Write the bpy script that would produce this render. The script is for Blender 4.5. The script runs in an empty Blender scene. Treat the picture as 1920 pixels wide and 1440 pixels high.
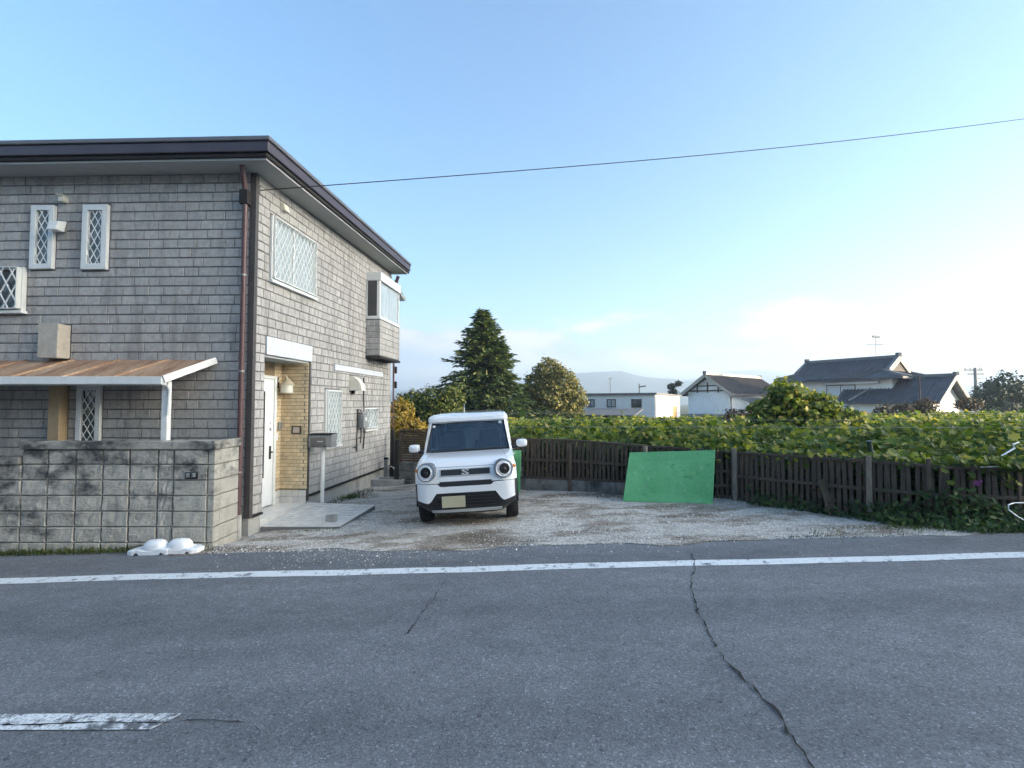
import bpy, bmesh, math, random
import numpy as np
from mathutils import Vector, Matrix, Euler
random.seed(7)
rng = np.random.default_rng(11)
R = math.radians
scene = bpy.context.scene
COL = scene.collection

# ------------------------------------------------------------------ camera
FPX = 900.0                                    # focal length in pixels of a 1920 wide picture
PITCH = R(2.29)
cam_d = bpy.data.cameras.new('camera')
cam_d.sensor_width = 36.0
cam_d.lens = 36.0 * FPX / 1920.0
cam_d.clip_start = 0.05
cam_d.clip_end = 9000
cam = bpy.data.objects.new('camera', cam_d)
cam.location = (0, 0, 1.75)
cam.rotation_euler = (R(90) + PITCH, 0, 0)
COL.objects.link(cam)
scene.camera = cam

# ------------------------------------------------------------------ sky, sun, exposure
SUN_AZ = R(101)        # clockwise from +Y (straight ahead) towards +X (right)
SUN_EL = R(8.0)
SKY_STRENGTH = 0.15
world = bpy.data.worlds.new('World')
scene.world = world
world.use_nodes = True
wn, wl = world.node_tree.nodes, world.node_tree.links
wn.clear()
w_out = wn.new('ShaderNodeOutputWorld')
w_bg = wn.new('ShaderNodeBackground')
w_sky = wn.new('ShaderNodeTexSky')
w_sky.sky_type = 'NISHITA'
w_sky.sun_disc = False
w_sky.sun_elevation = SUN_EL
w_sky.sun_rotation = SUN_AZ
w_sky.altitude = 400
w_sky.air_density = 1.0
w_sky.dust_density = 0.35
w_sky.ozone_density = 3.9
w_tc = wn.new('ShaderNodeTexCoord')
w_sep = wn.new('ShaderNodeSeparateXYZ')
wl.new(w_tc.outputs['Generated'], w_sep.inputs[0])
w_map = wn.new('ShaderNodeMapping')
w_map.inputs['Scale'].default_value = (3.4, 3.4, 10.0)
w_map.inputs['Location'].default_value = (0.35, 0.2, 0.1)
wl.new(w_tc.outputs['Generated'], w_map.inputs[0])
w_n = wn.new('ShaderNodeTexNoise')
w_n.inputs['Scale'].default_value = 1.7
w_n.inputs['Detail'].default_value = 9
w_n.inputs['Roughness'].default_value = 0.55
wl.new(w_map.outputs[0], w_n.inputs['Vector'])
w_band = wn.new('ShaderNodeValToRGB')          # cloud bank hugging the horizon, all the way round
els = w_band.color_ramp.elements
els[0].position = 0.0; els[0].color = (0.75, 0.75, 0.75, 1)
els[1].position = 0.26; els[1].color = (0, 0, 0, 1)
e = els.new(0.095); e.color = (0.60, 0.60, 0.60, 1)
e = els.new(0.135); e.color = (0.49, 0.49, 0.49, 1)
e = els.new(0.18); e.color = (0.33, 0.33, 0.33, 1)
wl.new(w_sep.outputs['Z'], w_band.inputs[0])
w_add = wn.new('ShaderNodeMath'); w_add.operation = 'ADD'
wl.new(w_n.outputs['Fac'], w_add.inputs[0]); wl.new(w_band.outputs[0], w_add.inputs[1])
w_mask = wn.new('ShaderNodeMapRange'); w_mask.interpolation_type = 'SMOOTHSTEP'
w_mask.inputs['From Min'].default_value = 0.84
w_mask.inputs['From Max'].default_value = 1.04
w_mask.inputs['To Max'].default_value = 0.95
wl.new(w_add.outputs[0], w_mask.inputs['Value'])
w_cc = wn.new('ShaderNodeValToRGB')
w_cc.color_ramp.elements[0].position = 0.43; w_cc.color_ramp.elements[0].color = (0.44, 0.57, 0.80, 1)
w_cc.color_ramp.elements[1].position = 0.60; w_cc.color_ramp.elements[1].color = (0.98, 0.92, 0.89, 1)
wl.new(w_n.outputs['Fac'], w_cc.inputs[0])
w_ccs = wn.new('ShaderNodeVectorMath'); w_ccs.operation = 'SCALE'
w_ccs.inputs['Scale'].default_value = 1.7      # cloud brightness in the sky's own units
wl.new(w_cc.outputs[0], w_ccs.inputs[0])
w_mix = wn.new('ShaderNodeMix'); w_mix.data_type = 'RGBA'
wl.new(w_mask.outputs[0], w_mix.inputs['Factor'])
# roll off the bright end of the sky evenly in every direction, as hazy air does
w_r1 = wn.new('ShaderNodeVectorMath'); w_r1.operation = 'SCALE'; w_r1.inputs['Scale'].default_value = 1.02
wl.new(w_sky.outputs[0], w_r1.inputs[0])
w_r2 = wn.new('ShaderNodeVectorMath'); w_r2.operation = 'MULTIPLY_ADD'
w_r2.inputs[1].default_value = (0.17, 0.17, 0.17); w_r2.inputs[2].default_value = (1, 1, 1)
wl.new(w_sky.outputs[0], w_r2.inputs[0])
w_r3 = wn.new('ShaderNodeVectorMath'); w_r3.operation = 'DIVIDE'
wl.new(w_r1.outputs[0], w_r3.inputs[0]); wl.new(w_r2.outputs[0], w_r3.inputs[1])
wl.new(w_r3.outputs[0], w_mix.inputs['A'])
w_ssc = wn.new('ShaderNodeVectorMath'); w_ssc.operation = 'SCALE'; w_ssc.inputs['Scale'].default_value = 0.18
wl.new(w_r3.outputs[0], w_ssc.inputs[0])
w_cmx = wn.new('ShaderNodeVectorMath'); w_cmx.operation = 'MAXIMUM'
wl.new(w_ccs.outputs[0], w_cmx.inputs[0]); wl.new(w_ssc.outputs[0], w_cmx.inputs[1])
wl.new(w_cmx.outputs[0], w_mix.inputs['B'])
# glow added round the low sun to brighten the foreground, whitening the sky's right
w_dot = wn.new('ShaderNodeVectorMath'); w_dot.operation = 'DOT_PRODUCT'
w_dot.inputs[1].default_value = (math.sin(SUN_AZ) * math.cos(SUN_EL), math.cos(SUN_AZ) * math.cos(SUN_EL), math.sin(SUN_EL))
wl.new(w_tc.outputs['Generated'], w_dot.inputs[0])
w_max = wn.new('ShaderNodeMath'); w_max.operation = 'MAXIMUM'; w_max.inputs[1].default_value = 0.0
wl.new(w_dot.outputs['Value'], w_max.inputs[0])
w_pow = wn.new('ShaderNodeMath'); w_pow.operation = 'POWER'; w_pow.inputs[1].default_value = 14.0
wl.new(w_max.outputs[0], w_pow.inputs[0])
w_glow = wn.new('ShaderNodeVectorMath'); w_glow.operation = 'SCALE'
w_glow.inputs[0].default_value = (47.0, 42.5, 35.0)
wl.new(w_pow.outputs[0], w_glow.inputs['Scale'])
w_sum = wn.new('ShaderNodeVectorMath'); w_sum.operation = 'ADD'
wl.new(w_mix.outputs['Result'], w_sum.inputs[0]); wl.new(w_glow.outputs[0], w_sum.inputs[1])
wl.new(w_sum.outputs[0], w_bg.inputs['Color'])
w_bg.inputs['Strength'].default_value = SKY_STRENGTH
wl.new(w_bg.outputs[0], w_out.inputs['Surface'])

sun_d = bpy.data.lights.new('sun', 'SUN')
sun_d.energy = 5.0
sun_d.angle = R(0.6)
sun_d.color = (1.0, 0.80, 0.56)
sun = bpy.data.objects.new('sun', sun_d)
to_sun = Vector((math.sin(SUN_AZ) * math.cos(SUN_EL), math.cos(SUN_AZ) * math.cos(SUN_EL), math.sin(SUN_EL)))
sun.rotation_euler = to_sun.to_track_quat('Z', 'Y').to_euler()
sun.location = (40, 5, 30)
COL.objects.link(sun)

scene.view_settings.view_transform = 'Standard'
scene.view_settings.look = 'None'
scene.view_settings.gamma = 1.0
scene.view_settings.use_curve_mapping = False
scene.view_settings.exposure = 2.17
scene.render.engine = 'CYCLES'
scene.cycles.use_denoising = True
scene.cycles.max_bounces = 6
scene.cycles.volume_bounces = 0
scene.cycles.transparent_max_bounces = 6

# ------------------------------------------------------------------ helpers
ORG = {}


def V(*a):
    return Vector(a)


def link(o, parent=None):
    COL.objects.link(o)
    if parent is not None:
        o.parent = parent
    return o


def tag(o, label=None, cat=None, group=None, kind=None):
    if label: o['label'] = label
    if cat: o['category'] = cat
    if group: o['group'] = group
    if kind: o['kind'] = kind
    return o


def empty(name, loc, label=None, cat=None, group=None, kind=None, local=False):
    o = bpy.data.objects.new(name, None)
    o.empty_display_size = 0.2
    o.location = loc
    link(o)
    ORG[o] = Vector((0, 0, 0)) if local else Vector(loc)
    return tag(o, label, cat, group, kind)


class MB:
    """collects faces in world (or thing-local) coordinates and links them as one mesh object"""

    def __init__(s):
        s.v, s.f, s.m = [], [], []

    def add(s, vs, fs, mi=0):
        b = len(s.v)
        s.v += [tuple(v) for v in vs]
        s.f += [tuple(i + b for i in f) for f in fs]
        s.m += [mi] * len(fs)
        return s

    def quad(s, a, b, c, d, mi=0):
        return s.add([a, b, c, d], [(0, 1, 2, 3)], mi)

    def hexa(s, p, mi=0):
        return s.add(p, [(0, 3, 2, 1), (4, 5, 6, 7), (0, 1, 5, 4), (1, 2, 6, 5), (2, 3, 7, 6), (3, 0, 4, 7)], mi)

    def box(s, x0, x1, y0, y1, z0, z1, mi=0):
        return s.hexa([(x0, y0, z0), (x1, y0, z0), (x1, y1, z0), (x0, y1, z0),
                       (x0, y0, z1), (x1, y0, z1), (x1, y1, z1), (x0, y1, z1)], mi)

    def bar(s, a, b, w, h, up=(0, 0, 1), mi=0):
        """rectangular bar from a to b, w across, h along up"""
        a, b = Vector(a), Vector(b)
        d = (b - a).normalized()
        x = d.cross(Vector(up))
        if x.length < 1e-5: x = d.cross(Vector((1, 0, 0)))
        x.normalize(); y = x.cross(d)
        p = []
        for q in (a, b):
            for sx, sy in ((-1, -1), (1, -1), (1, 1), (-1, 1)):
                p.append(q + x * sx * w / 2 + y * sy * h / 2)
        return s.hexa(p, mi)

    def prism(s, poly, d, mi=0):
        """poly: list of 3-D points, extruded by vector d"""
        n = len(poly); d = Vector(d)
        vs = [Vector(p) for p in poly] + [Vector(p) + d for p in poly]
        fs = [tuple(range(n - 1, -1, -1)), tuple(range(n, 2 * n))]
        fs += [(i, (i + 1) % n, (i + 1) % n + n, i + n) for i in range(n)]
        return s.add(vs, fs, mi)

    def tube(s, pts, r, n=8, mi=0, cap=True):
        pts = [Vector(p) for p in pts]
        rs = r if isinstance(r, (list, tuple)) else [r] * len(pts)
        vs = []
        t0 = (pts[1] - pts[0]).normalized()
        ref = Vector((0, 0, 1)) if abs(t0.z) < 0.9 else Vector((1, 0, 0))
        for i, p in enumerate(pts):
            t = (pts[min(i + 1, len(pts) - 1)] - pts[max(i - 1, 0)]).normalized()
            x = t.cross(ref).normalized(); y = x.cross(t)
            for k in range(n):
                a = 2 * math.pi * k / n
                vs.append(p + (x * math.cos(a) + y * math.sin(a)) * rs[i])
        fs = []
        for i in range(len(pts) - 1):
            for k in range(n):
                k2 = (k + 1) % n
                fs.append((i * n + k, i * n + k2, (i + 1) * n + k2, (i + 1) * n + k))
        if cap:
            fs.append(tuple(range(n - 1, -1, -1)))
            fs.append(tuple(range((len(pts) - 1) * n, len(pts) * n)))
        return s.add(vs, fs, mi)

    def lathe(s, prof, o, axis=(0, 0, 1), n=24, mi=0):
        """prof: (radius, distance along axis)"""
        ax = Vector(axis).normalized(); o = Vector(o)
        x = ax.orthogonal().normalized(); y = ax.cross(x)
        vs, fs = [], []
        for r, h in prof:
            for k in range(n):
                a = 2 * math.pi * k / n
                vs.append(o + ax * h + (x * math.cos(a) + y * math.sin(a)) * r)
        for i in range(len(prof) - 1):
            for k in range(n):
                k2 = (k + 1) % n
                fs.append((i * n + k, i * n + k2, (i + 1) * n + k2, (i + 1) * n + k))
        return s.add(vs, fs, mi)

    def sheet(s, rows, mi=0, closed=False):
        """rows: equal-length lists of points"""
        m = len(rows[0]); vs = [p for r in rows for p in r]; fs = []
        for i in range(len(rows) - 1):
            for k in range(m if closed else m - 1):
                k2 = (k + 1) % m
                fs.append((i * m + k, i * m + k2, (i + 1) * m + k2, (i + 1) * m + k))
        return s.add(vs, fs, mi)

    def build(s, name, mats, parent=None, smooth=None, bevel=0.0, seg=2, fix=True):
        me = bpy.data.meshes.new(name)
        a = np.array(s.v, dtype=float)
        c = Vector(tuple((a.min(0) + a.max(0)) / 2))
        base = Vector((c.x, c.y, float(a[:, 2].min())))
        me.from_pydata([tuple(Vector(v) - base) for v in s.v], [], s.f)
        if not isinstance(mats, (list, tuple)): mats = [mats]
        for m in mats: me.materials.append(m)
        if len(mats) > 1: me.polygons.foreach_set('material_index', s.m)
        if fix:
            bm = bmesh.new(); bm.from_mesh(me)
            bmesh.ops.recalc_face_normals(bm, faces=bm.faces)
            bm.to_mesh(me); bm.free()
        if smooth is not None:
            me.polygons.foreach_set('use_smooth', [True] * len(me.polygons))
            me.set_sharp_from_angle(angle=R(smooth))
        me.update()
        o = bpy.data.objects.new(name, me)
        o.location = base - (ORG[parent] if parent is not None else Vector((0, 0, 0)))
        link(o, parent)
        ORG[o] = base
        if bevel:
            md = o.modifiers.new('bevel', 'BEVEL'); md.width = bevel; md.segments = seg
            md.limit_method = 'ANGLE'; md.angle_limit = R(40)
        return o


# ------------------------------------------------------------------ materials
def new_mat(name):
    m = bpy.data.materials.new(name)
    m.use_nodes = True
    nt = m.node_tree
    return m, nt, nt.nodes, nt.links, nt.nodes['Principled BSDF']


def pos_node(n):
    return n.new('ShaderNodeNewGeometry').outputs['Position']


def ramp(n, l, fac, stops):
    r = n.new('ShaderNodeValToRGB')
    el = r.color_ramp.elements
    while len(el) < len(stops): el.new(0.5)
    for e_, (p, c) in zip(el, stops):
        e_.position = p
        e_.color = (c[0], c[1], c[2], 1) if hasattr(c, '__len__') else (c, c, c, 1)
    l.new(fac, r.inputs[0])
    return r.outputs[0]


def noise(n, l, vec, scale, detail=4, rough=0.55, stretch=None, dist=0.0):
    if stretch:
        mp = n.new('ShaderNodeMapping'); mp.inputs['Scale'].default_value = stretch
        l.new(vec, mp.inputs[0]); vec = mp.outputs[0]
    t = n.new('ShaderNodeTexNoise')
    t.inputs['Scale'].default_value = scale; t.inputs['Detail'].default_value = detail
    t.inputs['Roughness'].default_value = rough; t.inputs['Distortion'].default_value = dist
    l.new(vec, t.inputs['Vector'])
    return t.outputs['Fac']


def mixc(n, l, fac, a, b, blend='MIX'):
    m = n.new('ShaderNodeMix'); m.data_type = 'RGBA'; m.blend_type = blend
    for key, val in (('Factor', fac), ('A', a), ('B', b)):
        if hasattr(val, 'is_linked') or hasattr(val, 'links'):
            l.new(val, m.inputs[key])
        elif key == 'Factor':
            m.inputs[key].default_value = val
        else:
            m.inputs[key].default_value = (val[0], val[1], val[2], 1)
    return m.outputs['Result']


def bump(n, l, b, h, strength, dist=0.01):
    bp = n.new('ShaderNodeBump')
    bp.inputs['Strength'].default_value = strength; bp.inputs['Distance'].default_value = dist
    l.new(h, bp.inputs['Height']); l.new(bp.outputs[0], b.inputs['Normal'])


def plain(name, col, rough=0.6, metal=0.0, var=0.12, scale=6.0, bmp=0.0, bscale=80, stretch=None, island=0.0, spec=0.5, coat=0.0, dirt=None):
    """base colour with soft mottling, optional per-piece shade and fine relief"""
    m, nt, n, l, b = new_mat(name)
    p = pos_node(n)
    f = noise(n, l, p, scale, 5, 0.6, stretch)
    lo = [max(0, c * (1 - var)) for c in col]; hi = [min(1, c * (1 + var)) for c in col]
    c = ramp(n, l, f, [(0.3, lo), (0.7, hi)])
    if island:
        g = n.new('ShaderNodeNewGeometry')
        k = ramp(n, l, g.outputs['Random Per Island'], [(0, 1 - island), (1, 1 + island)])
        c = mixc(n, l, 1.0, c, k, 'MULTIPLY')
    if dirt:
        dcol, dscale, lo_, hi_ = dirt[:4]
        f2 = noise(n, l, p, dscale, 6, 0.65, dirt[4] if len(dirt) > 4 else None)
        fac = ramp(n, l, f2, [(lo_, 0.0), (hi_, 1.0)])
        c = mixc(n, l, fac, c, dcol)
    l.new(c, b.inputs['Base Color'])
    b.inputs['Roughness'].default_value = rough; b.inputs['Metallic'].default_value = metal
    b.inputs['Specular IOR Level'].default_value = spec
    b.inputs['Coat Weight'].default_value = coat
    b.inputs['Coat Roughness'].default_value = 0.03
    if bmp:
        bump(n, l, b, noise(n, l, p, bscale, 4, 0.6, stretch), bmp)
    return m


def asphalt_mat():
    m, nt, n, l, b = new_mat('asphalt')
    p = pos_node(n)
    big = noise(n, l, p, 0.5, 5, 0.6, (1, 2.4, 1))
    c = ramp(n, l, big, [(0.3, (0.150, 0.158, 0.168)), (0.7, (0.192, 0.199, 0.209))])
    # wheel tracks: two polished, slightly darker strips per lane, wandering a little
    sp = n.new('ShaderNodeSeparateXYZ'); l.new(p, sp.inputs[0])
    wob = n.new('ShaderNodeMath'); wob.operation = 'MULTIPLY_ADD'; l.new(noise(n, l, p, 0.25, 2), wob.inputs[0]); wob.inputs[1].default_value = 0.7; l.new(sp.outputs['Y'], wob.inputs[2])
    sn = n.new('ShaderNodeMath'); sn.operation = 'SINE'
    ml = n.new('ShaderNodeMath'); ml.operation = 'MULTIPLY'; ml.inputs[1].default_value = 4.6; l.new(wob.outputs[0], ml.inputs[0]); l.new(ml.outputs[0], sn.inputs[0])
    c = mixc(n, l, 1.0, c, ramp(n, l, sn.outputs[0], [(0.0, 1.0), (0.9, 0.86)]), 'MULTIPLY')
    v = n.new('ShaderNodeTexVoronoi'); v.inputs['Scale'].default_value = 105; l.new(p, v.inputs['Vector'])
    g = n.new('ShaderNodeSeparateColor'); l.new(v.outputs['Color'], g.inputs[0])
    st = ramp(n, l, g.outputs[0], [(0.0, 0.64), (0.35, 0.91), (0.75, 1.06), (0.95, 1.28), (1.0, 1.9)])
    c = mixc(n, l, 1.0, c, st, 'MULTIPLY')
    pit = noise(n, l, p, 20, 6, 0.75)
    c = mixc(n, l, 1.0, c, ramp(n, l, pit, [(0.32, 0.40), (0.41, 1.0)]), 'MULTIPLY')
    med = noise(n, l, p, 2.6, 7, 0.72, (1, 1.8, 1))
    c = mixc(n, l, 1.0, c, ramp(n, l, med, [(0.3, 0.80), (0.7, 1.14)]), 'MULTIPLY')
    oil = noise(n, l, p, 0.9, 6, 0.6, (0.6, 1.4, 1))
    c = mixc(n, l, 1.0, c, ramp(n, l, oil, [(0.60, 1.0), (0.72, 0.78)]), 'MULTIPLY')
    l.new(c, b.inputs['Base Color'])
    b.inputs['Roughness'].default_value = 0.8
    b.inputs['Specular IOR Level'].default_value = 0.3
    bump(n, l, b, v.outputs['Distance'], 0.45, 0.003)
    return m


def paint_mat(name='road_paint', wear=0.0):
    m, nt, n, l, b = new_mat(name)
    p = pos_node(n)
    f = noise(n, l, p, 9, 8, 0.75)
    f2 = noise(n, l, p, 60, 4, 0.7)
    w = ramp(n, l, f, [(0.36 + wear, 0.0), (0.44 + wear, 1.0)])
    w2 = ramp(n, l, f2, [(0.32 + wear, 0.25), (0.42 + wear, 1.0)])
    k = mixc(n, l, 1.0, w, w2, 'MULTIPLY')
    c = mixc(n, l, k, (0.12, 0.126, 0.135), (0.72, 0.74, 0.74))
    l.new(c, b.inputs['Base Color']); b.inputs['Roughness'].default_value = 0.65
    bump(n, l, b, f2, 0.4, 0.003)
    return m


def gravel_mat():
    m, nt, n, l, b = new_mat('gravel_dirt')
    p = pos_node(n)
    big = noise(n, l, p, 0.8, 6, 0.65, (0.8, 1.7, 1))
    c = ramp(n, l, big, [(0.36, (0.22, 0.18, 0.14)), (0.455, (0.38, 0.335, 0.28)), (0.52, (0.60, 0.57, 0.52)), (0.75, (0.68, 0.65, 0.60))])
    v = n.new('ShaderNodeTexVoronoi'); v.inputs['Scale'].default_value = 68; l.new(p, v.inputs['Vector'])
    g = n.new('ShaderNodeSeparateColor'); l.new(v.outputs['Color'], g.inputs[0])
    c = mixc(n, l, 1.0, c, ramp(n, l, g.outputs[0], [(0, 0.55), (0.5, 0.95), (1, 1.3)]), 'MULTIPLY')
    c = mixc(n, l, 1.0, c, ramp(n, l, noise(n, l, p, 7, 6, 0.7), [(0.3, 0.7), (0.65, 1.1)]), 'MULTIPLY')
    l.new(c, b.inputs['Base Color']); b.inputs['Roughness'].default_value = 0.95
    b.inputs['Specular IOR Level'].default_value = 0.15
    bump(n, l, b, v.outputs['Distance'], 0.8, 0.02)
    return m


def leaf_mat(name, stops, trans=0.35, rough=0.55):
    m, nt, n, l, b = new_mat(name)
    g = n.new('ShaderNodeNewGeometry')
    c = ramp(n, l, g.outputs['Random Per Island'], stops)
    c = mixc(n, l, 1.0, c, ramp(n, l, noise(n, l, g.outputs['Position'], 0.9, 3), [(0.3, 0.75), (0.7, 1.2)]), 'MULTIPLY')
    l.new(c, b.inputs['Base Color']); b.inputs['Roughness'].default_value = rough
    b.inputs['Specular IOR Level'].default_value = 0.3
    t = n.new('ShaderNodeBsdfTranslucent')
    l.new(mixc(n, l, 1.0, c, (1.25, 1.3, 0.5), 'MULTIPLY'), t.inputs['Color'])
    mx = n.new('ShaderNodeMixShader'); mx.inputs[0].default_value = trans
    l.new(b.outputs[0], mx.inputs[1]); l.new(t.outputs[0], mx.inputs[2])
    l.new(mx.outputs[0], n['Material Output'].inputs['Surface'])
    return m


def glass_mat(name, tint=(0.05, 0.06, 0.07), alpha=0.45, rough=0.03, ior=1.52):
    """dark pane: mirror-like surface, part of the light goes through"""
    m, nt, n, l, b = new_mat(name)
    b.inputs['Base Color'].default_value = (*tint, 1)
    b.inputs['Roughness'].default_value = rough
    b.inputs['IOR'].default_value = ior
    b.inputs['Specular IOR Level'].default_value = 0.8
    tr = n.new('ShaderNodeBsdfTransparent'); tr.inputs[0].default_value = (0.62, 0.74, 0.80, 1)
    mx = n.new('ShaderNodeMixShader'); mx.inputs[0].default_value = alpha
    l.new(tr.outputs[0], mx.inputs[1]); l.new(b.outputs[0], mx.inputs[2])
    l.new(mx.outputs[0], n['Material Output'].inputs['Surface'])
    return m


def block_mat():
    m, nt, n, l, b = new_mat('concrete_block')
    g = n.new('ShaderNodeNewGeometry'); p = g.outputs['Position']
    c = ramp(n, l, noise(n, l, p, 5, 6, 0.65), [(0.3, (0.41, 0.385, 0.33)), (0.7, (0.60, 0.565, 0.49))])
    c = mixc(n, l, 1.0, c, ramp(n, l, g.outputs['Random Per Island'], [(0, 0.75), (1, 1.12)]), 'MULTIPLY')
    # soot-black mould, thickest on the upper courses away from the end pillar
    sp = n.new('ShaderNodeSeparateXYZ'); l.new(p, sp.inputs[0])
    hz = n.new('ShaderNodeMapRange'); l.new(sp.outputs['Z'], hz.inputs[0])
    hz.inputs['From Min'].default_value = 0.1; hz.inputs['From Max'].default_value = 1.2
    hz.inputs['To Min'].default_value = -0.10; hz.inputs['To Max'].default_value = 0.085
    hx = n.new('ShaderNodeMapRange'); l.new(sp.outputs['X'], hx.inputs[0])
    hx.inputs['From Min'].default_value = -6.6; hx.inputs['From Max'].default_value = -3.9
    hx.inputs['To Min'].default_value = 0.05; hx.inputs['To Max'].default_value = -0.09
    st = noise(n, l, p, 3.0, 6, 0.6, (1, 1, 1.7), 0.0)
    a1 = n.new('ShaderNodeMath'); l.new(st, a1.inputs[0]); l.new(hz.outputs[0], a1.inputs[1])
    a2 = n.new('ShaderNodeMath'); l.new(a1.outputs[0], a2.inputs[0]); l.new(hx.outputs[0], a2.inputs[1])
    fac = ramp(n, l, a2.outputs[0], [(0.45, 0.0), (0.55, 0.42), (0.66, 0.92)])
    c = mixc(n, l, fac, c, (0.030, 0.034, 0.040))
    l.new(c, b.inputs['Base Color']); b.inputs['Roughness'].default_value = 0.92
    bump(n, l, b, noise(n, l, p, 26, 6, 0.7), 1.0, 0.03)
    return m


def rust_mat():
    m, nt, n, l, b = new_mat('rusted_sheet')
    p = pos_node(n)
    f = noise(n, l, p, 2.2, 7, 0.68, (3.0, 0.7, 1))
    c = ramp(n, l, f, [(0.28, (0.15, 0.075, 0.042)), (0.45, (0.32, 0.185, 0.11)), (0.6, (0.45, 0.30, 0.19)), (0.75, (0.56, 0.46, 0.36))])
    c = mixc(n, l, 1.0, c, ramp(n, l, noise(n, l, p, 40, 4), [(0.3, 0.75), (0.7, 1.15)]), 'MULTIPLY')
    l.new(c, b.inputs['Base Color']); b.inputs['Roughness'].default_value = 0.75
    bump(n, l, b, f, 0.3, 0.01)
    return m


def green_board_mat():
    m, nt, n, l, b = new_mat('green_paint')
    p = pos_node(n)
    c = ramp(n, l, noise(n, l, p, 3, 6, 0.6), [(0.3, (0.095, 0.365, 0.135)), (0.7, (0.145, 0.445, 0.190))])
    sc = noise(n, l, p, 6, 8, 0.72, (1.2, 1, 2.6), 0.8)
    c = mixc(n, l, ramp(n, l, sc, [(0.57, 0.0), (0.66, 0.8)]), c, (0.035, 0.19, 0.085))
    c = mixc(n, l, ramp(n, l, noise(n, l, p, 14, 6, 0.7, (1, 1, .5)), [(0.56, 0.0), (0.68, 0.5)]), c, (0.30, 0.50, 0.34))
    l.new(c, b.inputs['Base Color']); b.inputs['Roughness'].default_value = 0.55
    return m


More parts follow.
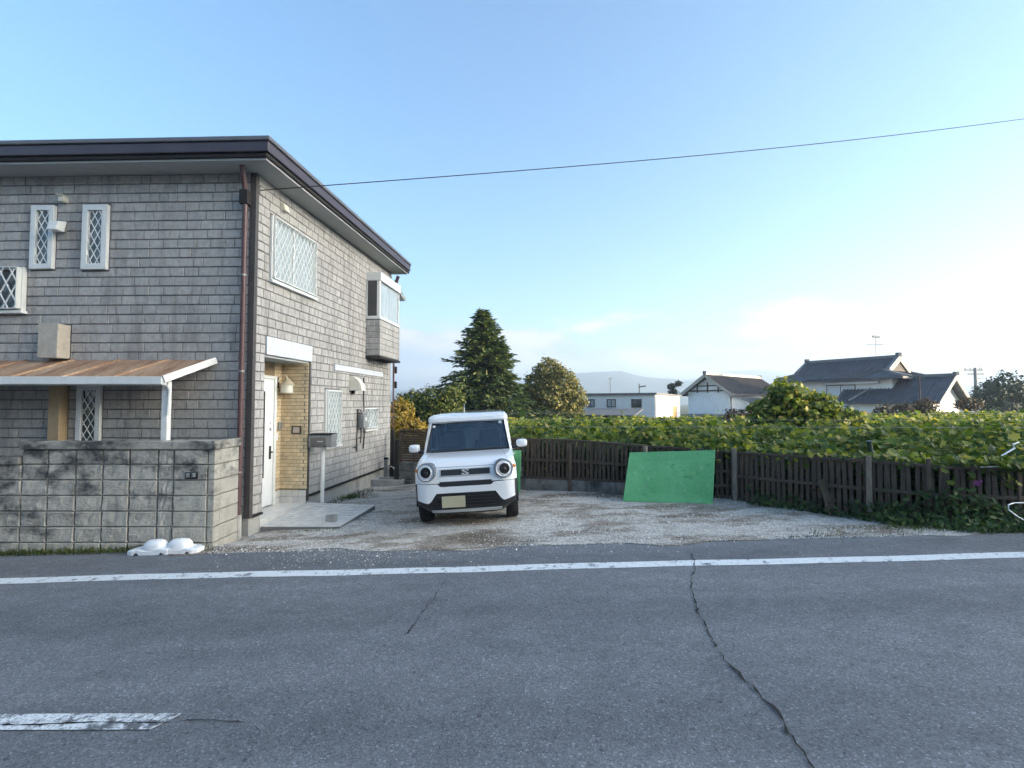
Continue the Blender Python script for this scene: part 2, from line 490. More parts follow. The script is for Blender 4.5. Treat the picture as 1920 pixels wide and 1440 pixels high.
MAT = dict(
    asphalt=asphalt_mat(), paint=paint_mat(wear=0.015), wornpaint=paint_mat('worn_paint', 0.075), gravel=gravel_mat(), block=block_mat(), rust=rust_mat(), green=green_board_mat(),
    crack=plain('crack_filler', (0.012, 0.013, 0.015), 0.9),
    stone=plain('gravel_stone', (0.62, 0.59, 0.54), 0.9, var=0.2, scale=30, island=0.24, spec=0.2),
    soil=plain('soil', (0.12, 0.10, 0.075), 0.95, var=0.35, scale=1.2, bmp=0.4, bscale=12),
    siding=plain('stone_siding', (0.415, 0.395, 0.370), 0.88, var=0.16, scale=14, bmp=0.55, bscale=55, island=0.09, spec=0.25, dirt=((0.22, 0.205, 0.195), 1.6, 0.52, 0.78, (2.6, 2.6, 0.35))),
    joint=plain('siding_joint', (0.155, 0.148, 0.145), 0.9, var=0.15),
    cornertrim=plain('corner_trim', (0.07, 0.062, 0.058), 0.6, var=0.2, scale=9),
    fascia=plain('dark_fascia', (0.060, 0.046, 0.058), 0.42, var=0.15, scale=3, spec=0.5),
    fasciacap=plain('eave_cap', (0.13, 0.13, 0.14), 0.45, var=0.15, scale=5),
    soffit=plain('soffit_board', (0.37, 0.38, 0.375), 0.8, var=0.05),
    alu=plain('white_aluminium', (0.72, 0.72, 0.69), 0.38, var=0.05, scale=9, spec=0.5),
    whitepaint=plain('white_panel', (0.60, 0.62, 0.65), 0.5, var=0.05, scale=3, dirt=((0.5, 0.5, 0.48), 3, 0.6, 0.8, (4, 4, 0.6))),
    creamplastic=plain('cream_plastic', (0.70, 0.66, 0.55), 0.5, var=0.06),
    pane=plain('frosted_pane', (0.40, 0.44, 0.45), 0.07, var=0.25, scale=3.5, spec=0.9, stretch=(6, 6, 0.8)),
    dimpane=plain('dim_pane', (0.15, 0.17, 0.17), 0.06, var=0.5, scale=3.0, spec=0.9, stretch=(3, 3, 1.2)),
    darkpane=plain('dark_pane', (0.035, 0.040, 0.045), 0.06, var=0.3, scale=2.5, spec=0.9),
    copper=plain('copper_downpipe', (0.105, 0.055, 0.055), 0.42, var=0.25, scale=9, spec=0.6),
    darkmetal=plain('dark_metal', (0.030, 0.028, 0.027), 0.75, spec=0.25),
    greymetal=plain('grey_metal', (0.28, 0.285, 0.28), 0.42, metal=0.3, var=0.12, scale=12),
    ybrick=plain('cream_brick', (0.66, 0.53, 0.34), 0.7, var=0.14, scale=9, island=0.12, bmp=0.3, bscale=90),
    yjoint=plain('cream_mortar', (0.27, 0.20, 0.115), 0.9),
    door=plain('white_door', (0.78, 0.79, 0.78), 0.35, var=0.03),
    porch=plain('porch_tile', (0.64, 0.62, 0.58), 0.7, var=0.10, scale=8, island=0.08),
    pjoint=plain('porch_joint', (0.20, 0.195, 0.185), 0.9),
    concrete=plain('concrete', (0.40, 0.39, 0.36), 0.9, var=0.2, scale=4, bmp=0.4, bscale=40, dirt=((0.16, 0.15, 0.13), 1.6, 0.55, 0.72)),
    mouldy=plain('mouldy_concrete', (0.20, 0.20, 0.185), 0.92, var=0.3, scale=5, bmp=0.4, bscale=40, dirt=((0.06, 0.06, 0.055), 2.4, 0.45, 0.65)),
    beige=plain('beige_board', (0.46, 0.34, 0.20), 0.7, var=0.12, scale=6),
    woodfence=plain('weathered_fence', (0.092, 0.071, 0.055), 0.85, var=0.3, scale=14, stretch=(3, 3, 0.5), island=0.30, bmp=0.3, bscale=60, spec=0.2, dirt=((0.055, 0.065, 0.035), 2.0, 0.58, 0.75)),
    postwood=plain('fence_post', (0.215, 0.185, 0.15), 0.85, var=0.3, scale=18, stretch=(3, 3, 0.4), spec=0.2),
    carwhite=plain('car_white', (0.80, 0.81, 0.82), 0.22, var=0.0, coat=1.0),
    carblack=plain('car_black_plastic', (0.018, 0.019, 0.021), 0.5, var=0.1),
    tyre=plain('tyre', (0.014, 0.014, 0.015), 0.8, var=0.2, bmp=0.3, bscale=70),
    chrome=plain('chrome', (0.62, 0.63, 0.65), 0.14, metal=1.0, var=0.03),
    silver=plain('silver_trim', (0.62, 0.64, 0.66), 0.3, metal=0.25, var=0.03),
    lens=glass_mat('lamp_lens', (0.05, 0.05, 0.05), 0.10),
    windscreen=glass_mat('windscreen_glass', (0.012, 0.030, 0.055), 0.5, ior=2.0),
    interior=plain('car_interior', (0.020, 0.020, 0.022), 0.8),
    seat=plain('car_seat', (0.10, 0.095, 0.09), 0.85),
    orange=plain('indicator', (0.70, 0.20, 0.03), 0.25),
    plate=plain('plate_yellow', (0.46, 0.42, 0.28), 0.5, var=0.06, scale=9),
    letter=plain('plate_letter', (0.55, 0.55, 0.52), 0.6),
    blacksign=plain('black_sign', (0.012, 0.012, 0.013), 0.35),
    plastic=plain('white_plastic', (0.80, 0.81, 0.82), 0.35, var=0.06, scale=14),
    bark=plain('bark', (0.115, 0.070, 0.045), 0.95, var=0.35, scale=14, stretch=(3, 3, 0.6), bmp=0.5, bscale=30),
    conifer=leaf_mat('conifer_needles', [(0.0, (0.020, 0.048, 0.024)), (0.45, (0.065, 0.110, 0.042)), (0.8, (0.125, 0.165, 0.058)), (1.0, (0.20, 0.215, 0.08))], 0.24, 0.7),
    roundleaf=leaf_mat('broadleaf', [(0.0, (0.055, 0.080, 0.024)), (0.5, (0.16, 0.16, 0.05)), (1.0, (0.33, 0.27, 0.095))], 0.25),
    goldleaf=leaf_mat('autumn_leaf', [(0.0, (0.10, 0.085, 0.016)), (0.5, (0.24, 0.18, 0.030)), (1.0, (0.36, 0.26, 0.050))], 0.35),
    bushleaf=leaf_mat('bush_leaf', [(0.0, (0.020, 0.045, 0.014)), (0.5, (0.065, 0.095, 0.022)), (1.0, (0.19, 0.19, 0.045))], 0.3),
    darkleaf=leaf_mat('dark_leaf', [(0.0, (0.012, 0.026, 0.014)), (0.6, (0.030, 0.050, 0.022)), (1.0, (0.060, 0.080, 0.030))], 0.15),
    redleaf=leaf_mat('reddish_leaf', [(0.0, (0.035, 0.030, 0.020)), (0.5, (0.070, 0.050, 0.028)), (1.0, (0.13, 0.085, 0.045))], 0.2),
    vine=leaf_mat('vine_leaf', [(0.0, (0.040, 0.078, 0.016)), (0.4, (0.098, 0.150, 0.025)), (0.7, (0.185, 0.225, 0.036)), (0.9, (0.34, 0.33, 0.055)), (1.0, (0.45, 0.35, 0.12))], 0.42),
    weed=leaf_mat('weed_leaf', [(0.0, (0.020, 0.045, 0.014)), (0.6, (0.045, 0.085, 0.022)), (1.0, (0.09, 0.13, 0.035))], 0.25),
    grass=leaf_mat('grass_blade', [(0.0, (0.045, 0.075, 0.018)), (0.6, (0.085, 0.12, 0.03)), (1.0, (0.17, 0.18, 0.06))], 0.25),
    stucco=plain('white_stucco', (0.79, 0.79, 0.77), 0.9, var=0.06, scale=1.0, dirt=((0.5, 0.5, 0.48), 0.5, 0.6, 0.85)),
    tileroof=plain('dark_roof_tile', (0.062, 0.068, 0.085), 0.6, var=0.3, scale=1.5, spec=0.4, island=0.1),
    brownroof=plain('brown_roof_tile', (0.115, 0.095, 0.088), 0.6, var=0.25, scale=1.2, island=0.1),
    ridge=plain('ridge_tile', (0.13, 0.135, 0.145), 0.5, var=0.2, scale=2),
    palewood=plain('pale_timber', (0.44, 0.39, 0.32), 0.8, var=0.12, scale=3),
    darkwood=plain('dark_timber', (0.065, 0.048, 0.036), 0.8, var=0.2, scale=2),
    shed=plain('brown_sheet', (0.050, 0.032, 0.028), 0.6, var=0.2, scale=2),
    greyroof=plain('grey_sheet_roof', (0.16, 0.16, 0.165), 0.6, var=0.12, scale=1),
    orangedoor=plain('orange_door', (0.55, 0.22, 0.09), 0.6, var=0.1),
    pole=plain('concrete_pole', (0.30, 0.29, 0.27), 0.9, var=0.1),
    hill=plain('wooded_hill', (0.065, 0.090, 0.085), 0.95, var=0.4, scale=0.03),
    field=plain('field', (0.075, 0.085, 0.040), 0.95, var=0.35, scale=0.15),
    darkgreen=plain('dark_green_paint', (0.02, 0.045, 0.03), 0.5),
    purple=leaf_mat('purple_flower', [(0, (0.16, 0.03, 0.16)), (1, (0.24, 0.05, 0.20))], 0.3),
)


# ------------------------------------------------------------------ ground levels
def zroad(x):
    return 0.025 * max(-60.0, min(60.0, x))


def sstep(a, b, t):
    t = max(0.0, min(1.0, (t - a) / (b - a)))
    return t * t * (3 - 2 * t)


def zlot(x, y):
    """gravel lot: falls to the house on the left and, deeper in, to its rear corner"""
    lot = (0.05 * x if x < 0 else 0.02 * x)
    lot += -0.035 * max(0.0, y - 9.0) * sstep(-0.5, -3.0, x)
    t = sstep(6.0, 6.9, y)
    return zroad(x) * (1 - t) + lot * t


def zland(x, y):
    return zroad(x) - 0.42 - 2.6 * sstep(14, 55, y) - 0.2 * sstep(4, 14, y)


# ------------------------------------------------------------------ the setting
def build_ground():
    xs = sorted(set([-3000, -1200, -500, -200, -100] + list(range(-60, 61, 4)) + [100, 200, 500, 1200, 3000]))
    ys = sorted(set([-3000, -1000, -300, -100, -40, -12] + list(range(-6, 62, 4)) + [80, 120, 200, 400, 800, 1500, 3200]))
    mb = MB()
    mb.sheet([[(x, y, zland(x, y)) for x in xs] for y in ys])
    o = mb.build('ground', MAT['field'], smooth=60, fix=False)
    tag(o, kind='structure')


def build_road():
    root = empty('road', (0, 0, 0), kind='structure')
    mb = MB()
    xs = [-60 + i * 2.0 for i in range(61)]
    ys = [-5.5, -2, 2.0, 4.0, 5.2, 6.05]
    mb.sheet([[(x, y, zroad(x)) for x in xs] for y in ys])
    for y, s in ((-5.5, 1), (6.05, -1)):                      # the slab's edges go down into the ground
        mb.sheet([[(x, y, zroad(x)) for x in xs], [(x, y + 0.0, zroad(x) - 0.8) for x in xs]])
    mb.build('asphalt', MAT['asphalt'], root, fix=False)
    # white edge line
    mb = MB()
    xs = [-30 + i * 0.25 for i in range(241)]
    a, b = [], []
    for x in xs:
        y = 5.17 + 0.012 * math.sin(x * 1.3) + 0.006 * math.sin(x * 4.1)
        a.append((x, y - 0.087 + random.uniform(-.004, .004), zroad(x) + 0.004))
        b.append((x, y + 0.087 + random.uniform(-.004, .004), zroad(x) + 0.004))
    mb.sheet([a, b])
    mb.build('edge_line', MAT['paint'], root, fix=False)
    # broken centre line, its end cut off at a slant
    for x1, L in ((-1.90, 5.0),):
        mb = MB(); n = 24
        a, b = [], []
        for i in range(n + 1):
            t = i / n
            x = x1 - L * (1 - t)
            y0 = 2.715 + 0.035 * (x1 - x) / 1.05
            a.append((x - 0.09 * t, y0, zroad(x) + 0.004))
            b.append((x, y0 + 0.140, zroad(x) + 0.004))
        mb.sheet([a, b]); mb.build('centre_line', MAT['wornpaint'], root, fix=False)

    def crack(path, w0, w1, seed, jit=0.02):
        rr = random.Random(seed)
        pts = []
        for (xa, ya), (xb, yb) in zip(path[:-1], path[1:]):
            k = max(3, int(math.hypot(xb - xa, yb - ya) / 0.045))
            for i in range(k):
                t = i / k
                pts.append((xa + (xb - xa) * t + rr.uniform(-jit, jit), ya + (yb - ya) * t + rr.uniform(-jit, jit)))
        pts.append(path[-1])
        mb = MB(); a, b = [], []
        for i, (x, y) in enumerate(pts):
            q = pts[min(i + 1, len(pts) - 1)]; pr = pts[max(i - 1, 0)]
            d = Vector((q[0] - pr[0], q[1] - pr[1])); d.normalize()
            w = (w0 + (w1 - w0) * i / len(pts)) * rr.choice([.15, .4, .7, 1, 1, 1.4, 2.0]) / 2
            a.append((x - d.y * w, y + d.x * w, zroad(x) + 0.007))
            b.append((x + d.y * w, y - d.x * w, zroad(x) + 0.007))
        mb.sheet([a, b]); mb.build('crack', MAT['crack'], root, fix=False)

    def G(u, v, z=0.03):
        d = Vector(((u - 960) / FPX, math.cos(PITCH) - (720 - v) / FPX * math.sin(PITCH), math.sin(PITCH) + (720 - v) / FPX * math.cos(PITCH)))
        t = (z - 1.75) / d.z
        return (d.x * t, d.y * t)
    crack([G(1298, 1042), G(1303, 1072), G(1294, 1092), G(1300, 1128), G(1316, 1165), G(1337, 1205), G(1357, 1240), G(1390, 1272), G(1425, 1305), G(1455, 1335), G(1478, 1375), G(1505, 1412), G(1530, 1450)], 0.008, 0.012, 3, 0.016)
    crack([G(835, 1085, -.01), G(815, 1120, -.01), G(790, 1150, -.01), G(764, 1188, -.01)], 0.003, 0.009, 5, 0.010)
    crack([G(-60, 1352, -.05), G(60, 1355, -.05), G(170, 1352, -.05), G(250, 1357, -.05), G(320, 1353, -.04), G(370, 1349, -.04), G(430, 1350, -.03), G(472, 1356, -.03), G(490, 1372, -.03)], 0.009, 0.004, 6, 0.005)


def build_lot():
    root = empty('gravel_lot', (0, 6, 0), kind='structure')
    mb = MB()
    xs = np.linspace(-4.6, 8.2, 161); ys = np.linspace(6.0, 13.2, 100)
    ph = rng.uniform(0, 6.28, (9, 3))
    fr = rng.uniform(0.8, 6, (9, 2))

    def relief(x, y):
        s = 0
        for (a, b, c), (fx, fy) in zip(ph, fr):
            s += math.sin(fx * x + a) * math.sin(fy * y * 1.3 + b) / (0.6 + 0.35 * (fx + fy))
        return 0.014 * s * sstep(6.05, 6.5, y)
    rows = []
    for j, y in enumerate(ys):
        row = []
        for x in xs:
            yy = y
            if j == 0: yy = 6.0 + 0.06 * math.sin(x * 2.1) + 0.05 * math.sin(x * 5.3 + 1) - 0.10 * math.exp(-((x - 1.6) / 1.3) ** 2) - 0.12 * math.exp(-((x + 1.2) / 1.2) ** 2)
            row.append((x, yy, zlot(x, yy) + 0.012 * sstep(6.0, 6.2, y) + relief(x, y) + (0.006 if j == 0 else 0)))
        rows.append(row)
    mb.sheet(rows)
    mb.sheet([[(x, 13.2, zlot(x, 13.2)) for x in xs], [(x, 13.2, -1.2) for x in xs]])
    mb.sheet([[(8.2, y, zlot(8.2, y)) for y in ys], [(8.2, y, -1.2) for y in ys]])
    mb.build('bed', MAT['gravel'], root, smooth=60, fix=False)
    # loose stones: small flattened octahedra
    N = 30000
    t = rng.random(N)
    y = 5.95 + 5.2 * t ** 1.9
    x = rng.uniform(-3.9, 6.6, N)
    k = (np.sin(x * 1.7 + 0.6) * np.sin(y * 2.3) + np.sin(x * 0.8 + y) * 0.8 + rng.normal(0, 0.6, N)) > -0.35
    k &= ~((x < -2.45) & (y > 7.25) & (y < 8.6))
    x, y = x[k], y[k]
    # gravel dragged out on to the asphalt in front of the drive
    M_ = 650
    xa = np.concatenate([rng.normal(-1.75, 0.75, M_), rng.normal(0.2, 1.3, M_ // 2)])
    ya = 5.98 - np.abs(rng.normal(0, 0.30, len(xa)))
    x, y = np.concatenate([x, xa]), np.concatenate([y, ya])
    s = np.clip(rng.lognormal(-5.1, 0.45, len(x)), 0.003, 0.022)
    s[-len(xa):] *= 0.85
    z = np.array([zlot(a, b) + relief(a, b) + (0.012 if b > 6.1 else 0.004) for a, b in zip(x, y)])
    tmpl = np.array([(1, 0, 0), (0.2, 1, 0), (-1, 0.15, 0), (-0.1, -0.9, 0), (0.1, 0.05, 0.7), (0, 0, -0.4)])
    tri = np.array([(0, 1, 4), (1, 2, 4), (2, 3, 4), (3, 0, 4)])
    o = scatter('loose_stones', tmpl, tri, np.stack([x, y, z + s * 0.15], 1), s, MAT['stone'], root, tilt=0.5)
    tag(o, kind='stuff')


def scatter(name, tmpl, tri, pos, size, mat, parent=None, tilt=0.0, normals=None, roll=None, smooth=False):
    """many small copies of a template as one mesh: numpy, no loops"""
    N = len(pos)
    ang = rng.uniform(0, 2 * np.pi, N) if roll is None else roll
    if normals is None:
        nx, ny = rng.normal(0, tilt, N), rng.normal(0, tilt, N)
        nrm = np.stack([nx, ny, np.ones(N)], 1)
    else:
        nrm = np.array(normals, float)
    nrm /= np.linalg.norm(nrm, axis=1)[:, None] + 1e-9
    ref = np.where(np.abs(nrm[:, 2:3]) < 0.95, np.array([[0, 0, 1.0]]), np.array([[1.0, 0, 0]]))
    ax = np.cross(ref, nrm); ax /= np.linalg.norm(ax, axis=1)[:, None] + 1e-9
    ay = np.cross(nrm, ax)
    c, s_ = np.cos(ang)[:, None], np.sin(ang)[:, None]
    bx, by = ax * c + ay * s_, ay * c - ax * s_
    sz = np.asarray(size)
    if sz.ndim == 1: sz = sz[:, None]
    P = (tmpl[None, :, 0:1] * bx[:, None, :] + tmpl[None, :, 1:2] * by[:, None, :] + tmpl[None, :, 2:3] * nrm[:, None, :]) * sz[:, :, None] + np.asarray(pos)[:, None, :]
    K = len(tmpl)
    verts = P.reshape(-1, 3)
    faces = (tri[None] + (np.arange(N) * K)[:, None, None]).reshape(-1, 3)
    return np_mesh(name, verts, faces, mat, parent)


def np_mesh(name, verts, faces, mat, parent=None):
    base = np.array([(verts[:, 0].min() + verts[:, 0].max()) / 2, (verts[:, 1].min() + verts[:, 1].max()) / 2, verts[:, 2].min()])
    me = bpy.data.meshes.new(name)
    me.vertices.add(len(verts)); me.vertices.foreach_set('co', (verts - base).astype(np.float32).ravel())
    k = faces.shape[1]
    me.loops.add(faces.size); me.loops.foreach_set('vertex_index', faces.astype(np.int32).ravel())
    me.polygons.add(len(faces)); me.polygons.foreach_set('loop_start', np.arange(0, faces.size, k, dtype=np.int32))
    me.materials.append(mat)
    me.update(calc_edges=True)
    o = bpy.data.objects.new(name, me)
    base = Vector(base.tolist())
    o.location = base - (ORG[parent] if parent is not None else Vector((0, 0, 0)))
    link(o, parent); ORG[o] = base
    return o


build_ground()
build_road()
build_lot()

# far hills behind the plain
def build_hills():
    def ridge(name, y, xs, hs, depth, seed):
        rr = np.random.default_rng(seed)
        mb = MB(); rows = []
        X = np.linspace(xs[0], xs[-1], 120)
        H = np.interp(X, xs, hs)
        for k in range(10):
            t = k / 9.0
            rows.append([(x, y + depth * (t - 0.5), -6 + h * math.sin(math.pi * t) ** 0.8 * (1 + 0.012 * rr.normal()) * (0.98 + 0.02 * math.sin(x * 0.021 + 3 * k))) for x, h in zip(X, H)])
        mb.sheet(rows)
        tag(mb.build(name, MAT['hill'], smooth=80, fix=False), kind='structure')
    ridge('hills', 1900, [-2600, -1500, -900, -450, -200, 120, 260, 420, 520, 640, 780, 900, 1100, 1500, 2400, 3400], [50, 60, 55, 50, 66, 104, 130, 138, 116, 104, 88, 84, 76, 70, 60, 50], 520, 4)
    ridge('hills', 2500, [-3200, -1500, -600, 0, 500, 900, 1180, 1300, 1420, 1700, 2400, 3600], [50, 70, 80, 90, 100, 130, 184, 190, 168, 120, 100, 70], 500, 5)


build_hills()

# ------------------------------------------------------------------ the near house
CORNER = V(-3.80, 7.0, 0)


class Wall:
    """a wall plane: s along the wall from the house corner, o outwards, z up"""

    def __init__(w, u):
        w.u = Vector(u).normalized()
        w.n = None

    def P(w, s, z, o=0.0):
        q = CORNER + w.u * s + w.n * o
        return Vector((q.x, q.y, z))

    def box(w, mb, s0, s1, z0, z1, o0, o1, mi=0):
        c = [w.P(s, z, o) for z in (z0, z1) for (s, o) in ((s0, o0), (s1, o0), (s1, o1), (s0, o1))]
        return mb.hexa(c, mi)


FR = Wall((-1, 0.03, 0)); FR.n = Vector((-0.03, -1, 0)).normalized()
SD = Wall((0.10, 1, 0)); SD.n = Vector((1, -0.10, 0)).normalized()
Z0, ZT = 0.12, 5.16
SIDE_L, FRONT_L = 5.75, 7.0

house = empty('house', (CORNER.x, CORNER.y, -0.25), 'two storey house clad in grey stone pattern siding under a dark flat eave', 'house')


def project(p):
    d = Vector(p) - Vector((0, 0, 1.75))
    dep = d.y * math.cos(PITCH) + d.z * math.sin(PITCH)
    return 960 + FPX * d.x / dep, 720 - FPX * (-d.y * math.sin(PITCH) + d.z * math.cos(PITCH)) / dep


# bevelled tile, unit sized: x 0..1, z 0..1, front at y = -1
def tile_mesh(name, mat, inset=0.035):
    me = bpy.data.meshes.new(name)
    i = inset
    v = [(0, 0, 0), (1, 0, 0), (1, 0, 1), (0, 0, 1), (i * .6, -1, i), (1 - i * .6, -1, i), (1 - i * .6, -1, 1 - i), (i * .6, -1, 1 - i)]
    f = [(4, 5, 6, 7), (0, 1, 5, 4), (1, 2, 6, 5), (2, 3, 7, 6), (3, 0, 4, 7)]
    me.from_pydata(v, [], f); me.materials.append(mat)
    return me


def cut(rect, holes):
    out = [rect]
    for (a0, a1, b0, b1) in holes:
        nxt = []
        for (s0, s1, z0, z1) in out:
            if s1 <= a0 or s0 >= a1 or z1 <= b0 or z0 >= b1:
                nxt.append((s0, s1, z0, z1)); continue
            if s0 < a0: nxt.append((s0, a0, z0, z1))
            if s1 > a1: nxt.append((a1, s1, z0, z1))
            m0, m1 = max(s0, a0), min(s1, a1)
            if z0 < b0: nxt.append((m0, m1, z0, b0))
            if z1 > b1: nxt.append((m0, m1, b1, z1))
        out = nxt
    return [r for r in out if r[1] - r[0] > 0.02 and r[3] - r[2] > 0.02]


def tile_rects(s0, s1, z0, z1, holes, rh, rr, wmin, wmax, gap):
    res = []
    nrow = int(round((z1 - z0) / rh))
    rh = (z1 - z0) / nrow
    for k in range(nrow):
        s = s0 - rr.uniform(0, wmin)
        while s < s1:
            w = rr.choice([wmin, wmin * 1.25, (wmin + wmax) / 2, (wmin + wmax) / 2, wmax])
            g2 = gap * rr.choice([0.3, 0.45, 0.6]); a, b = max(s, s0) + g2, min(s + w, s1) - g2 * .3
            if b - a > 0.02:
                res += cut((a, b, z0 + k * rh + gap / 2, z0 + (k + 1) * rh - gap / 2), holes)
            s += w
    return res


SIDING_MESH = tile_mesh('siding_tile', MAT['siding'])


def lay_tiles(wall, rects, parent, budget, th=0.013, flip=False):
    """largest tiles in the picture become objects, the rest one joined part"""
    info = []
    for r in rects:
        pts = [project(wall.P(s, z)) for s in r[:2] for z in r[2:]]
        us = [p[0] for p in pts]; vs = [p[1] for p in pts]
        area = (max(us) - min(us)) * (max(vs) - min(vs)) if min(us) < 1920 and max(us) > 0 else 0
        if max(us) < 0: area = 0
        info.append((area, r))
    info.sort(key=lambda q: -q[0])
    rest = MB()
    ang = math.atan2(wall.u.y, wall.u.x)
    for i, (area, (s0, s1, z0, z1)) in enumerate(info):
        thk = th * random.uniform(0.75, 1.25)
        if i < budget and area > 0:
            o = bpy.data.objects.new('siding_tile', SIDING_MESH)
            # left-hand wall runs away from the corner: start the tile at its far end
            p = wall.P(s1, z0, 0.0) if flip else wall.P(s0, z0, 0.0)
            o.location = p - ORG[parent]
            o.rotation_euler = (0, 0, ang + (math.pi if flip else 0))
            o.scale = (s1 - s0, thk, z1 - z0)
            link(o, parent)
        else:
            i1, i2 = 0.035 * (s1 - s0) * .6, 0.035 * (z1 - z0)
            a = [wall.P(s, z, 0) for s, z in ((s0, z0), (s1, z0), (s1, z1), (s0, z1))]
            b = [wall.P(s, z, thk) for s, z in ((s0 + i1, z0 + i2), (s1 - i1, z0 + i2), (s1 - i1, z1 - i2), (s0 + i1, z1 - i2))]
            rest.add(a + b, [(4, 5, 6, 7), (0, 1, 5, 4), (1, 2, 6, 5), (2, 3, 7, 6), (3, 0, 4, 7)])
    if rest.v:
        tag(rest.build('small_siding_tiles', MAT['siding'], parent), kind='stuff')


# openings (s0, s1, z0, z1)
F_HOLES = [(3.00, 3.39, 3.72, 4.72), (2.18, 2.60, 3.70, 4.72), (3.42, 4.62, 3.10, 3.79), (2.20, 2.60, 0.95, 2.04), (2.72, 3.06, 2.38, 2.91), (2.72, 2.92, 0.12, 2.2)]
S_HOLES = [(0.34, 1.70, 3.62, 4.71), (4.08, 5.46, 2.80, 4.80), (0.28, 1.66, -0.2, 2.78), (2.54, 5.15, 2.40, 2.54), (3.23, 3.47, 2.0, 2.34), (2.15, 2.80, 0.88, 2.04), (3.98, 4.72, 1.08, 1.67)]

mb = MB(); FR.box(mb, 0.0, FRONT_L, Z0, ZT + 0.1, -0.14, 0.0)
w_front = mb.build('wall', MAT['joint'], house)
w_front['label'] = 'front wall facing the road'
lay_tiles(FR, tile_rects(0.07, FRONT_L, Z0, ZT, F_HOLES, 0.14, random.Random(1), 0.14, 0.29, 0.014), w_front, 160, flip=True)

mb = MB()
SD.box(mb, 0.14, 0.30, Z0, ZT + 0.1, -0.14, 0.0)
SD.box(mb, 1.57, SIDE_L, Z0, ZT + 0.1, -0.14, 0.0)
SD.box(mb, 0.30, 1.57, 2.49, ZT + 0.1, -0.14, 0.0)
w_side = mb.build('wall', MAT['joint'], house)
w_side['label'] = 'pale side wall with the entrance'
lay_tiles(SD, tile_rects(0.05, SIDE_L, Z0, ZT, S_HOLES, 0.14, random.Random(2), 0.14, 0.27, 0.012), w_side, 135)
# rear wall and the inside of the shell
mb = MB(); c1 = SD.P(SIDE_L, 0, 0); c0 = FR.P(FRONT_L, 0, 0)
mb.hexa([(c0.x, c1.y, Z0), (c1.x - .01, c1.y - .14, Z0), (c1.x - .01, c1.y, Z0), (c0.x, c1.y + .14, Z0), (c0.x, c1.y, ZT), (c1.x - .01, c1.y - .14, ZT), (c1.x - .01, c1.y, ZT), (c0.x, c1.y + .14, ZT)])
mb.build('wall', MAT['siding'], house)
# corner trim
mb = MB()
FR.box(mb, -0.022, 0.06, Z0 - 0.03, ZT, 0.0, 0.026)
SD.box(mb, -0.024, 0.05, Z0 - 0.03, ZT, 0.0, 0.022)
mb.build('corner_trim', MAT['cornertrim'], house)
# foundation and drip edge
mb = MB()
FR.box(mb, 0.02, FRONT_L, -0.5, Z0 - 0.02, -0.16, -0.03)
SD.box(mb, 0.05, 0.30, -0.5, Z0 - 0.02, -0.16, -0.03)
SD.box(mb, 1.57, SIDE_L, -0.8, Z0 - 0.02, -0.16, -0.025)
mb.build('foundation', MAT['concrete'], house)
mb = MB()
SD.box(mb, 1.58, SIDE_L + .01, Z0 - 0.035, Z0 - 0.003, -0.02, 0.028)
SD.box(mb, 0.04, 0.29, Z0 - 0.035, Z0 - 0.003, -0.02, 0.028)
mb.build('drip_edge', MAT['darkmetal'], house)

# roof: flat slab, soffit, three-step fascia
OV = 0.43


def roof_ring(o_out, z0, z1, name, mat, o_in=None, zb=0.10):
    """a closed band round the eave; o_out overhang; the roof climbs zb towards the back"""
    fl = FR.P(FRONT_L, 0, o_out); fc = CORNER + FR.n * o_out + SD.n * o_out; bc = SD.P(SIDE_L + 0.30, 0, o_out)
    bl = Vector((fl.x, bc.y + 0.3, 0))
    poly = [(p.x, p.y, z0 + zb * sstep(6.4, 13.2, p.y)) for p in (fl, fc, bc, bl)]
    m = MB(); m.prism(poly, (0, 0, z1 - z0))
    return m.build(name, mat, house, bevel=0.012)


r_so = roof_ring(OV - 0.09, ZT + 0.005, ZT + 0.05, 'soffit', MAT['soffit'])
r_f0 = roof_ring(OV - 0.03, ZT - 0.005 + 0.03, ZT + 0.085, 'lower_fascia', MAT['darkmetal'])
r_f1 = roof_ring(OV, ZT + 0.088, ZT + 0.235, 'fascia', MAT['fascia'])
r_f2 = roof_ring(OV + 0.025, ZT + 0.238, ZT + 0.300, 'roof', MAT['fasciacap'])
# soffit dips below the lower fascia so its pale board shows from the road
mb = MB()
fl = FR.P(FRONT_L, 0, OV - .06); fc = CORNER + (FR.n + SD.n) * (OV - .06); bc = SD.P(SIDE_L + .25, 0, OV - .06)
fi, ci, bi = FR.P(FRONT_L, 0, 0.0), CORNER.copy(), SD.P(SIDE_L + .25, 0, 0.0)
zz = lambda p: ZT - 0.004 + 0.10 * sstep(6.4, 13.2, p.y)
for a, b, c, d in ((fl, fc, ci, fi), (fc, bc, bi, ci)):
    mb.hexa([(p.x, p.y, zz(p)) for p in (a, b, c, d)] + [(p.x, p.y, zz(p) + 0.03) for p in (a, b, c, d)])
mb.build('soffit', MAT['soffit'], house)


